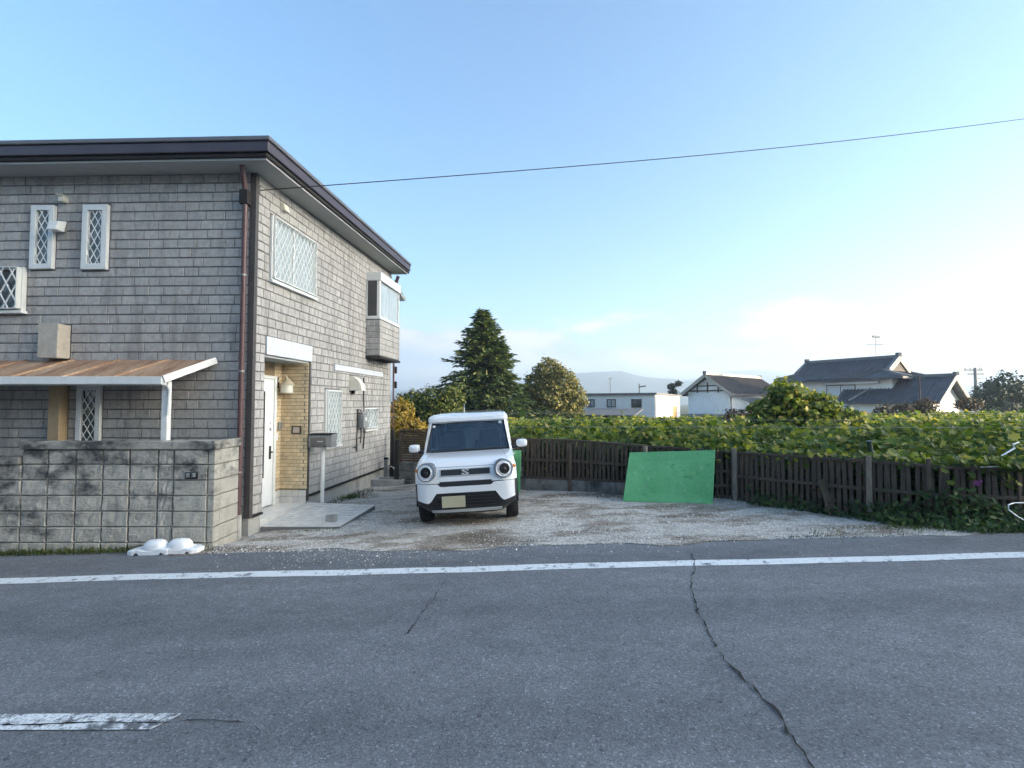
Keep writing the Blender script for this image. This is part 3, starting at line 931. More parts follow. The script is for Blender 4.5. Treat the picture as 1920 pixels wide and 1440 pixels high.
# windows --------------------------------------------------------------
def lattice(mb, wall, s0, s1, z0, z1, o, px, pz, r=0.006, flat=True):
    """expanded-diamond grille inside the frame, both diagonals clipped to the rectangle"""
    W, H = s1 - s0, z1 - z0
    k = pz / px
    for sgn in (1, -1):
        c = -H - W * k
        while c < H + W * k:
            # z = sgn*k*(s) + c
            pts = []
            for s in (0, W):
                z = sgn * k * s + c
                if -1e-6 <= z <= H + 1e-6: pts.append((s, z))
            for z in (0, H):
                s = (z - c) / (sgn * k)
                if 1e-6 < s < W - 1e-6: pts.append((s, z))
            if len(pts) >= 2:
                a, b = pts[0], pts[-1]
                if math.hypot(a[0] - b[0], a[1] - b[1]) > 0.03:
                    oo = o + (0.003 if sgn > 0 else -0.003)
                    mb.bar(wall.P(s0 + a[0], z0 + a[1], oo), wall.P(s0 + b[0], z0 + b[1], oo), r * 1.6, r * 1.2, up=wall.n)
            c += pz
    return mb


def window(wall, s0, s1, z0, z1, pane, fw=0.045, mull=(), grille=None, out=0.05, sill=True, label=None, gout=0.075):
    """frame (parent) > pane, mullion, grille, sill"""
    m = MB()
    wall.box(m, s0, s1, z0, z0 + fw, 0.0, out); wall.box(m, s0, s1, z1 - fw, z1, 0.0, out)
    wall.box(m, s0, s0 + fw, z0 + fw, z1 - fw, 0.0, out); wall.box(m, s1 - fw, s1, z0 + fw, z1 - fw, 0.0, out)
    w = m.build('window', MAT['alu'], house, bevel=0.004)
    if label: w['label'] = label
    m = MB(); wall.box(m, s0 + fw, s1 - fw, z0 + fw, z1 - fw, 0.001, 0.016)
    m.build('pane', pane, w)
    for s in mull:
        m = MB(); wall.box(m, s - 0.018, s + 0.018, z0 + fw, z1 - fw, 0.016, out - 0.008); m.build('mullion', MAT['alu'], w)
    if grille:
        m = MB()
        g = 0.012
        wall.box(m, s0 + fw * .5, s0 + fw * .5 + g, z0 + fw * .5, z1 - fw * .5, out + .002, gout); wall.box(m, s1 - fw * .5 - g, s1 - fw * .5, z0 + fw * .5, z1 - fw * .5, out + .002, gout)
        wall.box(m, s0 + fw * .5, s1 - fw * .5, z0 + fw * .5, z0 + fw * .5 + g, out + .002, gout); wall.box(m, s0 + fw * .5, s1 - fw * .5, z1 - fw * .5 - g, z1 - fw * .5, out + .002, gout)
        lattice(m, wall, s0 + fw * .5, s1 - fw * .5, z0 + fw * .5, z1 - fw * .5, gout - 0.012, *grille)
        m.build('grille', MAT['alu'], w)
    if sill:
        m = MB(); wall.box(m, s0 - 0.03, s1 + 0.03, z0 - 0.045, z0 - 0.006, 0.0, out + 0.035); m.build('sill', MAT['alu'], w)
    return w


window(FR, 3.02, 3.37, 3.745, 4.70, MAT['dimpane'], 0.075, grille=(0.105, 0.19), out=0.06, sill=False, label='narrow upper window beside the floodlight', gout=.055)
window(FR, 2.20, 2.58, 3.73, 4.70, MAT['dimpane'], 0.085, grille=(0.105, 0.19), out=0.06, sill=False, label='narrow upper window nearest the corner', gout=.055)
window(FR, 3.44, 4.60, 3.12, 3.77, MAT['darkpane'], 0.03, grille=(0.17, 0.30, 0.009), out=0.07, label='low wide window behind a diamond lattice', gout=.14)
window(FR, 2.22, 2.58, 0.98, 2.02, MAT['darkpane'], 0.075, grille=(0.105, 0.17), out=0.05, sill=False, label='narrow ground floor window under the canopy', gout=.045)
window(SD, 0.36, 1.68, 3.67, 4.68, MAT['pane'], 0.035, mull=(0.99,), grille=(0.115, 0.20), label='wide upper window with white diamond grille', out=.045, gout=.085)
window(SD, 2.17, 2.78, 0.93, 2.01, MAT['pane'], 0.035, grille=(0.115, 0.20), label='tall ground floor window behind the mailbox', out=.045, gout=.08)
window(SD, 4.00, 4.68, 1.15, 1.64, MAT['pane'], 0.035, mull=(4.34,), grille=(0.17, 0.17), label='small window beside the gas meter', out=.05, gout=.10)

# bay window near the rear corner
bay = MB()
SD.box(bay, 4.09, 5.45, 2.84, 3.70, 0.0, 0.33)
bay_o = bay.build('bay_window', MAT['joint'], house)


class Shifted:
    def __init__(w, P): w.P = P


bay_front = Wall(SD.u); bay_front.n = SD.n
bay_front.P = lambda s, z, o=0.0: SD.P(s, z, 0.33 + o)
rects = tile_rects(4.09, 5.45, 2.86, 3.68, [], 0.137, random.Random(5), 0.2, 0.40, 0.012)
bm_ = MB()
for (a, b, c, d) in rects: SD.box(bm_, a, b, c, d, 0.33, 0.343)
for (a, b, c, d) in tile_rects(0.0, 0.33, 2.86, 3.68, [], 0.137, random.Random(6), 0.13, 0.24, 0.012):
    p = [SD.P(4.09 - q, z, o) for z in (c, d) for (q, o) in ((0, a), (0.013, a), (0.013, b), (0, b))]
    bm_.hexa(p)
tag(bm_.build('bay_siding_tiles', MAT['siding'], bay_o), kind='stuff')
m = MB()
SD.box(m, 4.07, 5.47, 2.79, 2.838, 0.0, 0.36)
m.build('bay_underside', MAT['darkmetal'], bay_o)
m = MB()
SD.box(m, 4.07, 5.47, 3.702, 3.77, 0.0, 0.345); SD.box(m, 4.07, 5.47, 4.60, 4.80, 0.0, 0.36)
for s0, s1 in ((4.09, 4.15), (5.40, 5.45)): SD.box(m, s0, s1, 3.77, 4.60, 0.26, 0.33)
SD.box(m, 4.09, 4.14, 3.77, 4.60, 0.0, 0.035)
m.build('bay_frame', MAT['alu'], bay_o, bevel=0.006)
m = MB(); SD.box(m, 4.15, 5.40, 3.77, 4.60, 0.29, 0.30); m.build('pane', MAT['pane'], bay_o)
m = MB(); SD.box(m, 4.102, 4.112, 3.77, 4.60, 0.035, 0.26); m.build('pane', MAT['darkpane'], bay_o)
m = MB()
m.hexa([SD.P(4.099, z, o) for z in (3.80, 3.84) for o in (0.04, 0.07, 0.07, 0.04)]) if False else None

# awning on the rear corner
m = MB()
m.prism([(-3.20, 12.86, 5.02), (-3.16, 12.86, 5.06), (-2.93, 13.22, 4.62), (-2.98, 13.22, 4.58)], (-1.6, 0.15, 0))
m.build('rear_awning', MAT['alu'], house)
m = MB(); m.bar((-3.17, 12.84, 5.05), (-3.17, 12.90, 4.6), .05, .05); m.build('awning_bracket', MAT['darkmetal'], house)

# entrance alcove: back wall 0.5 m in, brick faced
AL = 0.50
m = MB()
SD.box(m, 0.14, 1.72, -0.25, 2.60, -AL - 0.12, -AL)           # back wall
SD.box(m, 1.571, 1.72, -0.25, 2.60, -AL, -0.145)               # far return
SD.box(m, 0.14, 0.299, -0.25, 2.60, -AL, -0.145)               # near return
alc = m.build('alcove_wall', MAT['yjoint'], house)
m = MB(); SD.box(m, 0.30, 1.57, 2.455, 2.487, -AL, -0.005); m.build('alcove_ceiling', MAT['soffit'], house)
m = MB()
rr = random.Random(9)
k = 0
z = 0.24
while z < 2.42:
    s = 1.34 - (0.06 if k % 2 else 0)
    while s < 1.56:
        a, b = max(s, 1.345), min(s + 0.115, 1.562)
        if b - a > 0.02: SD.box(m, a, b, z, z + 0.056, -AL, -AL + 0.012)
        s += 0.123
    o = -AL + 0.013 - (0.06 if k % 2 else 0)
    while o < -0.02:
        a, b = max(o, -AL + 0.013), min(o + 0.115, -0.045)
        if b - a > 0.02: SD.box(m, 1.559, 1.5705, z, z + 0.056, a, b)
        o += 0.123
    SD.box(m, 1.556, 1.5705, z, z + 0.056, -0.04, 0.012)
    z += 0.064; k += 1
tag(m.build('brick_facing', MAT['ybrick'], alc), kind='stuff')
m = MB()
SD.box(m, 1.572, 1.61, 0.03, 2.49, 0.0, 0.03); m.build('opening_trim', MAT['cornertrim'], house)
# tiled plinth along the foot of the alcove
m = MB()
for zz0 in (-0.02, 0.10):
    for s in (1.345, 1.455): SD.box(m, s, s + 0.10, zz0, zz0 + 0.11, -AL, -AL + 0.03)
    for kk in range(4): SD.box(m, 1.535, 1.5702, zz0, zz0 + 0.11, -AL + 0.035 + kk * 0.117, -AL + 0.145 + kk * 0.117)
tag(m.build('plinth_tiles', MAT['porch'], alc), kind='stuff')
# door
m = MB(); SD.box(m, 0.42, 1.27, 0.02, 2.16, -AL + 0.001, -AL + 0.05)
door = m.build('door', MAT['door'], house, bevel=0.006)
m = MB()
SD.box(m, 1.272, 1.335, 0.0, 2.22, -AL + 0.001, -AL + 0.07); SD.box(m, 0.36, 0.418, 0.0, 2.22, -AL + 0.001, -AL + 0.07); SD.box(m, 0.418, 1.272, 2.163, 2.22, -AL + 0.001, -AL + 0.07)
m.build('door_frame', MAT['alu'], door, bevel=0.005)
m = MB()
SD.box(m, 1.16, 1.20, 0.80, 1.02, -AL + 0.05, -AL + 0.065); m.tube([SD.P(1.18, 0.92, -AL + .06), SD.P(1.18, 0.92, -AL + .11), SD.P(1.09, 0.915, -AL + .115)], 0.011)
m.build('handle', MAT['darkmetal'], door)
m = MB(); SD.box(m, 1.165, 1.20, 1.28, 1.33, -AL + 0.05, -AL + 0.062); SD.box(m, 1.172, 1.192, 1.40, 1.42, -AL + 0.05, -AL + 0.062); m.build('lock', MAT['greymetal'], door)
m = MB(); SD.box(m, 0.98, 1.02, 0.5, 1.95, -AL + 0.05, -AL + 0.056); m.build('slit_window', MAT['darkpane'], door)
m = MB(); SD.box(m, 0.30, 1.57, -0.30, -0.004, -AL, -0.02); m.build('threshold', MAT['porch'], house)
# panels on the side wall
m = MB(); SD.box(m, 0.30, 1.645, 2.495, 2.775, 0.0, 0.035); m.build('fascia_panel', MAT['whitepaint'], house, bevel=0.004)
m = MB(); SD.box(m, 2.55, 5.14, 2.41, 2.53, 0.0, 0.03); m.build('cover_strip', MAT['whitepaint'], house, bevel=0.004)
# cooker hood outlet: quarter-round cowl
m = MB()
prof = [(0.0, 2.33)] + [(0.28 * math.sin(a), 2.02 + 0.31 * math.cos(a)) for a in [R(t) for t in range(10, 91, 10)]] + [(0.0, 2.02)]
m.prism([SD.P(3.24, z_, o_) for o_, z_ in prof], SD.u * 0.22)
m.build('vent_cowl', MAT['creamplastic'], house, smooth=30)
m = MB(); m.tube([SD.P(3.33, 2.03, 0.06), SD.P(3.33, 1.95, 0.06)], 0.035); m.build('vent_drip', MAT['darkmetal'], house)
m = MB(); m.prism([SD.P(0.62, 4.86, .0), SD.P(0.62, 4.98, .0), SD.P(0.62, 4.97, .06), SD.P(0.62, 4.86, .09)], SD.u * 0.13); m.build('wall_vent', MAT['creamplastic'], house)

# downpipes
m = MB()
m.tube([FR.P(0.06, ZT, 0.25), FR.P(0.07, ZT - 0.10, 0.22), FR.P(0.10, ZT - 0.22, 0.12), FR.P(0.105, ZT - 0.32, 0.085), FR.P(0.105, 0.15, 0.085)], 0.036, 12)
dp = m.build('downpipe', MAT['copper'], house, smooth=50)
m = MB(); FR.box(m, 0.045, 0.165, ZT - 0.50, ZT - 0.30, 0.03, 0.14); m.build('pipe_head', MAT['darkmetal'], dp)
for z_ in (0.75, 2.2, 3.6):
    m = MB(); m.tube([FR.P(0.105, z_, 0.085), FR.P(0.105, z_ + 0.025, 0.085)], 0.044, 12); m.build('pipe_clip', MAT['greymetal'], dp)
m = MB(); m.tube([FR.P(0.105, 0.16, 0.085), FR.P(0.105, -0.2, 0.085)], 0.046, 12); m.build('pipe_foot', MAT['concrete'], dp)
m = MB(); m.tube([SD.P(SIDE_L - .02, ZT - 0.02, 0.20), SD.P(SIDE_L + .02, ZT - .2, 0.12), SD.P(SIDE_L + 0.03, ZT - 0.32, 0.075), SD.P(SIDE_L + 0.03, -0.35, 0.075)], 0.045, 12)
dp2 = m.build('downpipe', MAT['copper'], house, smooth=50)
for z_ in (2.15, 2.55):
    m = MB(); m.box(*[SD.P(SIDE_L + .1, 0, .03).x + a for a in (0, 0.09)], *[SD.P(SIDE_L + .1, 0, 0).y + a for a in (0, .1)], z_, z_ + 0.18); m.build('pipe_bracket', MAT['darkmetal'], dp2)

# lean-to canopy with rusted roof on the road side
can = empty('lean_to_canopy', (-6.0, 6.45, 0.0), 'rusty brown lean-to canopy with white gutter and post on the grey house', 'canopy')
CE = (-4.60, 6.36, 2.02); CW = (-4.32, 7.0, 2.37)           # front right corner, wall right corner
nP = 7
XL = -9.4
fx = [CE[0] + (XL - CE[0]) * i / nP for i in range(nP + 1)]
wx = [CW[0] + (XL + 0.1 - CW[0]) * i / nP for i in range(nP + 1)]
for i in range(nP):
    m = MB()
    a, b = Vector((fx[i], CE[1], CE[2] + .06)), Vector((fx[i + 1], CE[1], CE[2] + .06))
    c, d = Vector((wx[i + 1], CW[1] + 0.03 * -(wx[i + 1] - CORNER.x) - 0.026, CW[2])), Vector((wx[i], CW[1] + 0.03 * -(wx[i] - CORNER.x) - 0.026, CW[2]))
    g = 0.008
    a.x -= g; d.x -= g
    m.hexa([a, b, c, d] + [p + V(0, 0, 0.012) for p in (a, b, c, d)])
    sh = m.build('roof_sheet', MAT['rust'], can)
    m = MB(); m.bar(a + V(0, 0, .018), d + V(0, 0, .018), 0.03, 0.026); m.build('sheet_rib', MAT['rust'], sh)
m = MB()
m.prism([(CE[0], CE[1] - .07, CE[2] + .085), (CE[0], CE[1] - .07, CE[2] - .02), (CE[0], CE[1] + 0.03, CE[2] - .035), (CE[0], CE[1] + .03, CE[2] + .05), (CE[0], CE[1] - .058, CE[2] + .065)], (XL - CE[0], 0, 0))
m.build('gutter', MAT['alu'], can, bevel=0.006)
m = MB(); m.bar((CE[0] + .014, CE[1] - .05, CE[2] + .045), (CW[0] + .014, CW[1] - .03, CW[2] + .005), 0.03, 0.095); m.build('end_rafter', MAT['alu'], can, bevel=.005)
for i in (2, 4, 6):
    m = MB(); m.bar((fx[i], CE[1] + .04, CE[2] + .005), (wx[i], CW[1] + .06, CW[2] - .06), 0.04, 0.06); m.build('rafter', MAT['alu'], can)
for xx in (-4.66, -8.9):
    m = MB(); m.box(xx - .04, xx + .04, 6.44, 6.52, -0.25, CE[2] + .03); m.build('post', MAT['alu'], can, bevel=.005)
m = MB(); m.tube([(-4.60, 6.40, CE[2] - .03), (-4.585, 6.43, CE[2] - .10), (-4.60, 6.43, CE[2] - .42)], 0.022); m.build('gutter_outlet', MAT['alu'], can, smooth=40)

# duct box, beige pilaster, floodlight, sensor on the front wall
m = MB()
FR.box(m, 2.74, 3.04, 2.40, 2.90, 0.0, 0.20)
tag(m.build('duct_cover', plain('duct_cover', (0.47, 0.42, 0.35), 0.85, var=0.15, scale=12, bmp=0.3, bscale=60), bevel=0.01), 'tan box shaped duct cover standing on the rusty canopy roof', 'duct cover')
m = MB(); FR.box(m, 2.74, 2.90, 0.12, 2.12, 0.0, 0.14); m.build('pilaster', MAT['beige'], house)
fl_ = empty('floodlight', FR.P(2.92, 4.35, 0.0), 'square white floodlight on the grey wall between two narrow windows', 'floodlight')
m = MB(); FR.box(m, 2.86, 2.98, 4.30, 4.48, 0.001, 0.05); m.build('base', MAT['greymetal'], fl_)
m = MB(); m.hexa([FR.P(s, z, o) for (z, o) in ((4.28, .12), (4.44, .08)) for (s, dz) in ((2.83, 0), (3.0, 0))][:0] or [FR.P(2.80, 4.27, .10), FR.P(2.94, 4.27, .10), FR.P(2.94, 4.27, .24), FR.P(2.80, 4.27, .24), FR.P(2.80, 4.44, .06), FR.P(2.94, 4.44, .06), FR.P(2.94, 4.40, .20), FR.P(2.80, 4.40, .20)]); m.build('lamp_head', MAT['alu'], fl_, bevel=.008)
m = MB(); m.bar(FR.P(2.90, 4.40, 0.045), FR.P(2.88, 4.38, 0.11), .04, .04); m.build('arm', MAT['darkmetal'], fl_)
m = MB(); FR.box(m, 2.84, 2.92, 4.74, 4.82, 0.001, 0.10); FR.box(m, 2.83, 2.93, 4.821, 4.835, 0.001, 0.13)
tag(m.build('wall_vent_cap', MAT['creamplastic'], bevel=.006), 'tiny cream vent cap high on the grey wall above the floodlight', 'vent cap')

# porch lamp, intercom, name frame
lamp = empty('wall_lantern', SD.P(1.42, 2.05, -AL), 'cream bell shaped wall lantern on yellow brick beside the white door', 'wall lamp')
m = MB(); SD.box(m, 1.39, 1.45, 2.02, 2.20, -AL + .0125, -AL + .035); m.build('back_plate', MAT['darkmetal'], lamp)
m = MB(); m.tube([SD.P(1.42, 2.12, -AL + .03), SD.P(1.42, 2.20, -AL + .06), SD.P(1.42, 2.25, -AL + .12), SD.P(1.42, 2.24, -AL + .18), SD.P(1.42, 2.18, -AL + .20)], 0.011, 8); m.build('arm', MAT['creamplastic'], lamp, smooth=60)
m = MB(); m.lathe([(0.0, 2.19), (0.03, 2.185), (0.055, 2.15), (0.12, 2.085), (0.125, 2.07), (0.09, 2.075)], SD.P(1.42, 0, -AL + .20), n=20); m.build('hood', plain('lantern_hood', (0.40, 0.35, 0.25), 0.5), lamp, smooth=40)
m = MB(); m.lathe([(0.095, 2.075), (0.10, 2.02), (0.105, 1.93), (0.07, 1.925), (0.0, 1.925)], SD.P(1.42, 0, -AL + .20), n=20); m.build('shade', plain('lantern_glass', (0.58, 0.55, 0.46), 0.25), lamp, smooth=40)
m = MB(); SD.box(m, 1.46, 1.54, 1.27, 1.42, -AL + .0125, -AL + .04)
tag(m.build('intercom', MAT['greymetal'], bevel=.006), 'small grey intercom on yellow brick right of the door', 'intercom')
m = MB(); SD.box(m, 1.42, 1.46, 1.09, 1.22, -AL + .0125, -AL + .025)
tag(m.build('bell_push', MAT['plastic'], bevel=.004), 'slim white switch below the grey intercom', 'switch')
np_ = empty('framed_nameplate', SD.P(1.55, 1.26, -0.2), 'small framed plate on the yellow brick return of the porch', 'nameplate')
m = MB()
for a, b, c, d in ((-.27, -.10, 1.205, 1.225), (-.27, -.10, 1.325, 1.345), (-.27, -.25, 1.225, 1.325), (-.12, -.10, 1.225, 1.325)): SD.box(m, 1.53, 1.558, c, d, a, b)
m.build('frame', MAT['darkwood'], np_)
m = MB(); SD.box(m, 1.54, 1.558, 1.226, 1.324, -.249, -.121); m.build('plate', plain('pink_plate', (0.60, 0.50, 0.42), 0.5), np_)

# gas meter with its pipework on the side wall
gm = empty('gas_meter', SD.P(3.8, 0.75, 0.0), 'grey gas meter with dark pipes on the side wall left of the small window', 'gas meter')
m = MB(); SD.box(m, 3.66, 3.90, 1.20, 1.48, 0.03, 0.17); SD.box(m, 3.69, 3.87, 1.49, 1.56, 0.03, 0.13); m.build('body', MAT['greymetal'], gm, bevel=.02)
m = MB(); SD.box(m, 3.70, 3.80, 1.36, 1.44, 0.171, 0.182); m.build('dial', MAT['alu'], gm)
for pts, r_ in (([SD.P(3.60, 1.62, .05), SD.P(3.58, 1.2, .05), SD.P(3.56, 0.95, .05), SD.P(3.60, 0.70, .04)], .016),
                ([SD.P(3.95, 2.33, .03), SD.P(3.95, 1.95, .03), SD.P(3.93, 1.62, .05), SD.P(3.86, 1.54, .07)], .013),
                ([SD.P(3.92, 1.20, .06), SD.P(3.96, 1.0, .05), SD.P(3.93, 0.72, .04)], .016),
                ([SD.P(3.76, 1.20, .06), SD.P(3.76, 1.0, .06), SD.P(3.76, 0.86, .05)], .014),
                ([SD.P(3.60, 1.60, .05), SD.P(3.70, 1.60, .06), SD.P(3.78, 1.54, .07)], .013),
                ([SD.P(3.60, 0.76, .04), SD.P(3.50, 0.80, .04), SD.P(3.42, 0.79, .03)], .012),
                ([SD.P(3.66, 0.99, .05), SD.P(3.78, 0.98, .05)], .01)):
    m = MB(); m.tube(pts, r_, 8); m.build('pipe', MAT['darkmetal'], gm, smooth=60)

# porch slab with narrow tiles
ps = [V(-3.76, 7.28, -0.105), V(-2.58, 7.25, -0.10), V(-2.38, 8.42, -0.03), V(-3.60, 8.56, -0.005)]
slab = empty('porch', (-3.1, 7.9, -0.2), kind='structure')
m = MB(); m.hexa([p - V(0, 0, .26) for p in ps] + ps); m.build('slab', MAT['pjoint'], slab)
m = MB()
NI, NJ = 13, 13


def bil(a, b):
    return (ps[0] * (1 - a) + ps[1] * a) * (1 - b) + (ps[3] * (1 - a) + ps[2] * a) * b


for i in range(NI):
    for j in range(NJ):
        g = 0.06
        q = [bil((i + g) / NI, (j + g) / NJ), bil((i + 1 - g) / NI, (j + g) / NJ), bil((i + 1 - g) / NI, (j + 1 - g) / NJ), bil((i + g) / NI, (j + 1 - g) / NJ)]
        m.hexa(q + [p + V(0, 0, .008) for p in q])
tag(m.build('porch_tiles', MAT['porch'], slab), kind='stuff')

# mailbox on its post
mbx = empty('mailbox', (-3.37, 8.6, -0.02), 'dark grey mailbox on a thin white post beside the porch', 'mailbox')
m = MB(); m.tube([(-3.37, 8.60, -0.2), (-3.37, 8.60, 0.96)], 0.032, 12); m.build('post', MAT['alu'], mbx, smooth=40)
m = MB()
bx0, bx1, by0, by1 = -3.57, -3.17, 8.47, 8.72
m.prism([(bx0, by0, 0.97), (bx0, by1, 0.97), (bx0, by1, 1.20), (bx0, by0 + .03, 1.20), (bx0, by0, 1.17)], (bx1 - bx0, 0, 0)); m.build('case', MAT['greymetal'], mbx, bevel=.008)
m = MB(); m.box(bx0 + .03, bx1 - .10, by0 - .012, by0 - .001, 0.985, 1.15); m.build('flap', plain('mail_flap', (0.13, 0.125, 0.115), 0.5), mbx)
m = MB(); m.box(bx0 - .03, bx0 - .001, by0 + .02, by1 - .03, 0.98, 1.18); m.build('side_flap', plain('mail_side', (0.10, 0.10, 0.095), 0.5), mbx)
m = MB(); m.box(bx0 - .01, bx1 + .01, by0 - .01, by1 + .01, 1.201, 1.212); m.build('lid', MAT['darkmetal'], mbx)
m = MB(); m.box(-3.42, -3.32, by0 - .017, by0 - .0125, 1.07, 1.085); m.build('print', MAT['letter'], mbx)
for xx in (-3.51, -3.31):
    m = MB(); m.box(xx, xx + .05, by0 - .025, by0 - .0125, 0.99, 1.005); m.build('latch', MAT['blacksign'], mbx)

# hollow block on the porch
m = MB(); c = bil(0.78, 0.22)
bx, by, bz = c.x, c.y, c.z + .009
for a in ((-.08, .08, -.04, -.022), (-.08, .08, .022, .04), (-.08, -.06, -.022, .022), (.06, .08, -.022, .022)): m.box(bx + a[0], bx + a[1], by + a[2], by + a[3], bz, bz + .095)
tag(m.build('small_planter', MAT['concrete'], bevel=.004), 'small empty pale box left on the porch tiles', 'planter box')

# standpipe and basin at the rear corner
tap = empty('standpipe', (-3.12, 12.0, -0.3), 'grey standpipe tap against the side wall by the rear corner', 'tap')
zb_ = zlot(-3.1, 12.0)
m = MB(); m.box(-3.17, -3.08, 11.95, 12.04, zb_ - .1, zb_ + .62); m.build('post', MAT['greymetal'], tap, bevel=.006)
m = MB(); m.box(-3.175, -3.075, 11.945, 12.045, zb_ + .621, zb_ + .66); m.build('cap', MAT['darkmetal'], tap)
m = MB(); m.tube([(-3.08, 11.97, zb_ + .42), (-2.99, 11.95, zb_ + .45), (-2.93, 11.94, zb_ + .42), (-2.92, 11.94, zb_ + .36)], .013); m.build('spout', MAT['chrome'], tap, smooth=60)
bs = empty('water_basin', (-2.9, 11.6, zb_), 'shallow grey basin on the ground below the standpipe', 'basin')
cx, cy = -2.98, 11.75
m = MB()
o_ = [(cx - .38, cy - .22), (cx + .38, cy - .25), (cx + .40, cy + .22), (cx - .36, cy + .25)]
i_ = [(cx - .30, cy - .15), (cx + .30, cy - .17), (cx + .31, cy + .15), (cx - .29, cy + .17)]
zb2 = zlot(cx, cy)
bzs = (zb2 - .05, zb2 + .17, zb2 + .06)
m.sheet([[(*p, bzs[0]) for p in o_], [(*p, bzs[1]) for p in o_], [(*p, bzs[1]) for p in i_], [(*p, bzs[2]) for p in i_]], closed=True)
m.quad(*[(*p, bzs[2]) for p in i_])
m.build('bowl', MAT['concrete'], bs, bevel=.012)

# ------------------------------------------------------------------ block wall in front of the house
bw = empty('block_wall', (-5.2, 6.3, -0.15), 'weathered concrete block garden wall stained black beside the road', 'wall')
YW = 6.25
ucol = [46, 95, 147, 197, 247, 300, 330]
xcol = [(u - 960) / FPX * YW for u in ucol]
dx = xcol[1] - xcol[0]
xl = [xcol[0] - dx * k for k in range(9, 0, -1)]
rowz = [-0.24, -0.045, 0.155, 0.355, 0.555, 0.755, 0.955, 1.150]
m = MB(); m.box(xl[0], xcol[-1], YW + 0.012, YW + 0.138, -0.4, 1.13); m.build('mortar_core', MAT['joint'], bw) if False else None


def block(name, x0, x1, y0, y1, z0, z1, mat=MAT['block'], par=bw, g=0.005):
    m = MB()
    i = 0.012
    X0, X1, Z0_, Z1_ = x0 + g, x1 - g, z0 + g, z1 - g
    # rough split face: slightly uneven front with chamfered arrises
    n = 6; rows = []
    rr = random.Random(int((x0 * 91 + z0 * 57) * 100))
    rows.append([(X0 + (X1 - X0) * k / n, y0 + i, Z0_) for k in range(n + 1)])
    for j in range(3):
        zz_ = Z0_ + i + (Z1_ - Z0_ - 2 * i) * j / 2
        rows.append([(X0 + i + (X1 - X0 - 2 * i) * k / n, y0 + rr.uniform(-.008, .008), zz_) for k in range(n + 1)])
    rows.append([(X0 + (X1 - X0) * k / n, y0 + i, Z1_) for k in range(n + 1)])
    m.sheet(rows)
    m.sheet([[rows[j][0] for j in range(5)], [(X0, y1, Z0_ + (Z1_ - Z0_) * j / 4) for j in range(5)]])
    m.sheet([[rows[j][-1] for j in range(5)], [(X1, y1, Z0_ + (Z1_ - Z0_) * j / 4) for j in range(5)]])
    m.quad((X0, y0 + i, Z1_), (X1, y0 + i, Z1_), (X1, y1, Z1_), (X0, y1, Z1_))
    m.quad((X0, y0 + i, Z0_), (X1, y0 + i, Z0_), (X1, y1, Z0_), (X0, y1, Z0_))
    m.quad((X0, y1, Z0_), (X1, y1, Z0_), (X1, y1, Z1_), (X0, y1, Z1_))
    return m.build(name, mat, par)


m = MB(); m.box(xcol[0] + .02, -3.92, YW + 0.02, YW + 0.12, -0.4, 1.14); m.box(xl[0], xcol[0] + .02, YW + 0.02, YW + 0.12, -0.4, 0.94)
m.build('mortar', plain('mortar', (0.15, 0.145, 0.14), 0.95), bw)
for j in range(7):
    for a, b in zip(xcol[:-1], xcol[1:]): block('block', a, b, YW, YW + 0.14, rowz[j], rowz[j + 1])
    block('block', xcol[-1], -3.93, YW - 0.012, YW + 0.17, rowz[j], rowz[j + 1])       # end pillar
    if j < 6:
        for a, b in zip(xl, xl[1:] + [xcol[0]]): block('block', a, b, YW, YW + 0.14, rowz[j], rowz[j + 1])
# return towards the house
for j in range(7):
    for y0, y1, x1 in ((YW - 0.012, YW + 0.13, -3.845), (YW + 0.13, YW + 0.56, -3.85)):
        m = MB(); m.box(-3.928, x1, y0 + .005, y1 - .005, rowz[j] + .005, rowz[j + 1] - .005); m.build('block', MAT['block'], bw, bevel=.008)
# coping
cop = [(-3.93 - 0.46, -3.835, YW - .03, YW + .19, 1.153, 1.262), (-3.93, -3.83, YW + .192, YW + .58, 1.153, 1.262)]
x = -3.93 - 0.464
while x > xcol[0]:
    cop.append((max(x - 0.55, xcol[0] - .02), x - .004, YW - .025, YW + .165, 1.153, 1.255)); x -= 0.55
x = xcol[0]
while x > xl[0]:
    cop.append((x - 0.55, x - .024, YW - .025, YW + .165, 0.958, 1.055)); x -= 0.55
for c in cop:
    m = MB(); m.box(*c); m.build('coping', MAT['block'], bw, bevel=.008)

sign = empty('name_sign', (-4.12, YW - .02, 0.79), 'small black name sign with two pale characters on the block wall', 'sign')
m = MB(); m.box(-4.208, -4.05, YW - .036, YW - .019, 0.775, 0.862); m.build('plate', MAT['blacksign'], sign, bevel=.004)
for ch, cx in (('宮', -4.168), ('澤', -4.092)):
    cu = bpy.data.curves.new('character', 'FONT'); cu.body = ch; cu.size = 0.062; cu.extrude = 0.001
    cu.align_x = 'CENTER'; cu.align_y = 'CENTER'
    t = bpy.data.objects.new('character', cu); COL.objects.link(t)
    dg = bpy.context.evaluated_depsgraph_get()
    me = bpy.data.meshes.new_from_object(t.evaluated_get(dg))
    bpy.data.objects.remove(t)
    me.materials.clear(); me.materials.append(MAT['letter'])
    o = bpy.data.objects.new('character', me)
    o.rotation_euler = (R(90), 0, 0); o.location = Vector((cx, YW - .038, 0.82)) - ORG[sign]
    link(o, sign)

# two white moulded plastic pieces lying at the foot of the wall


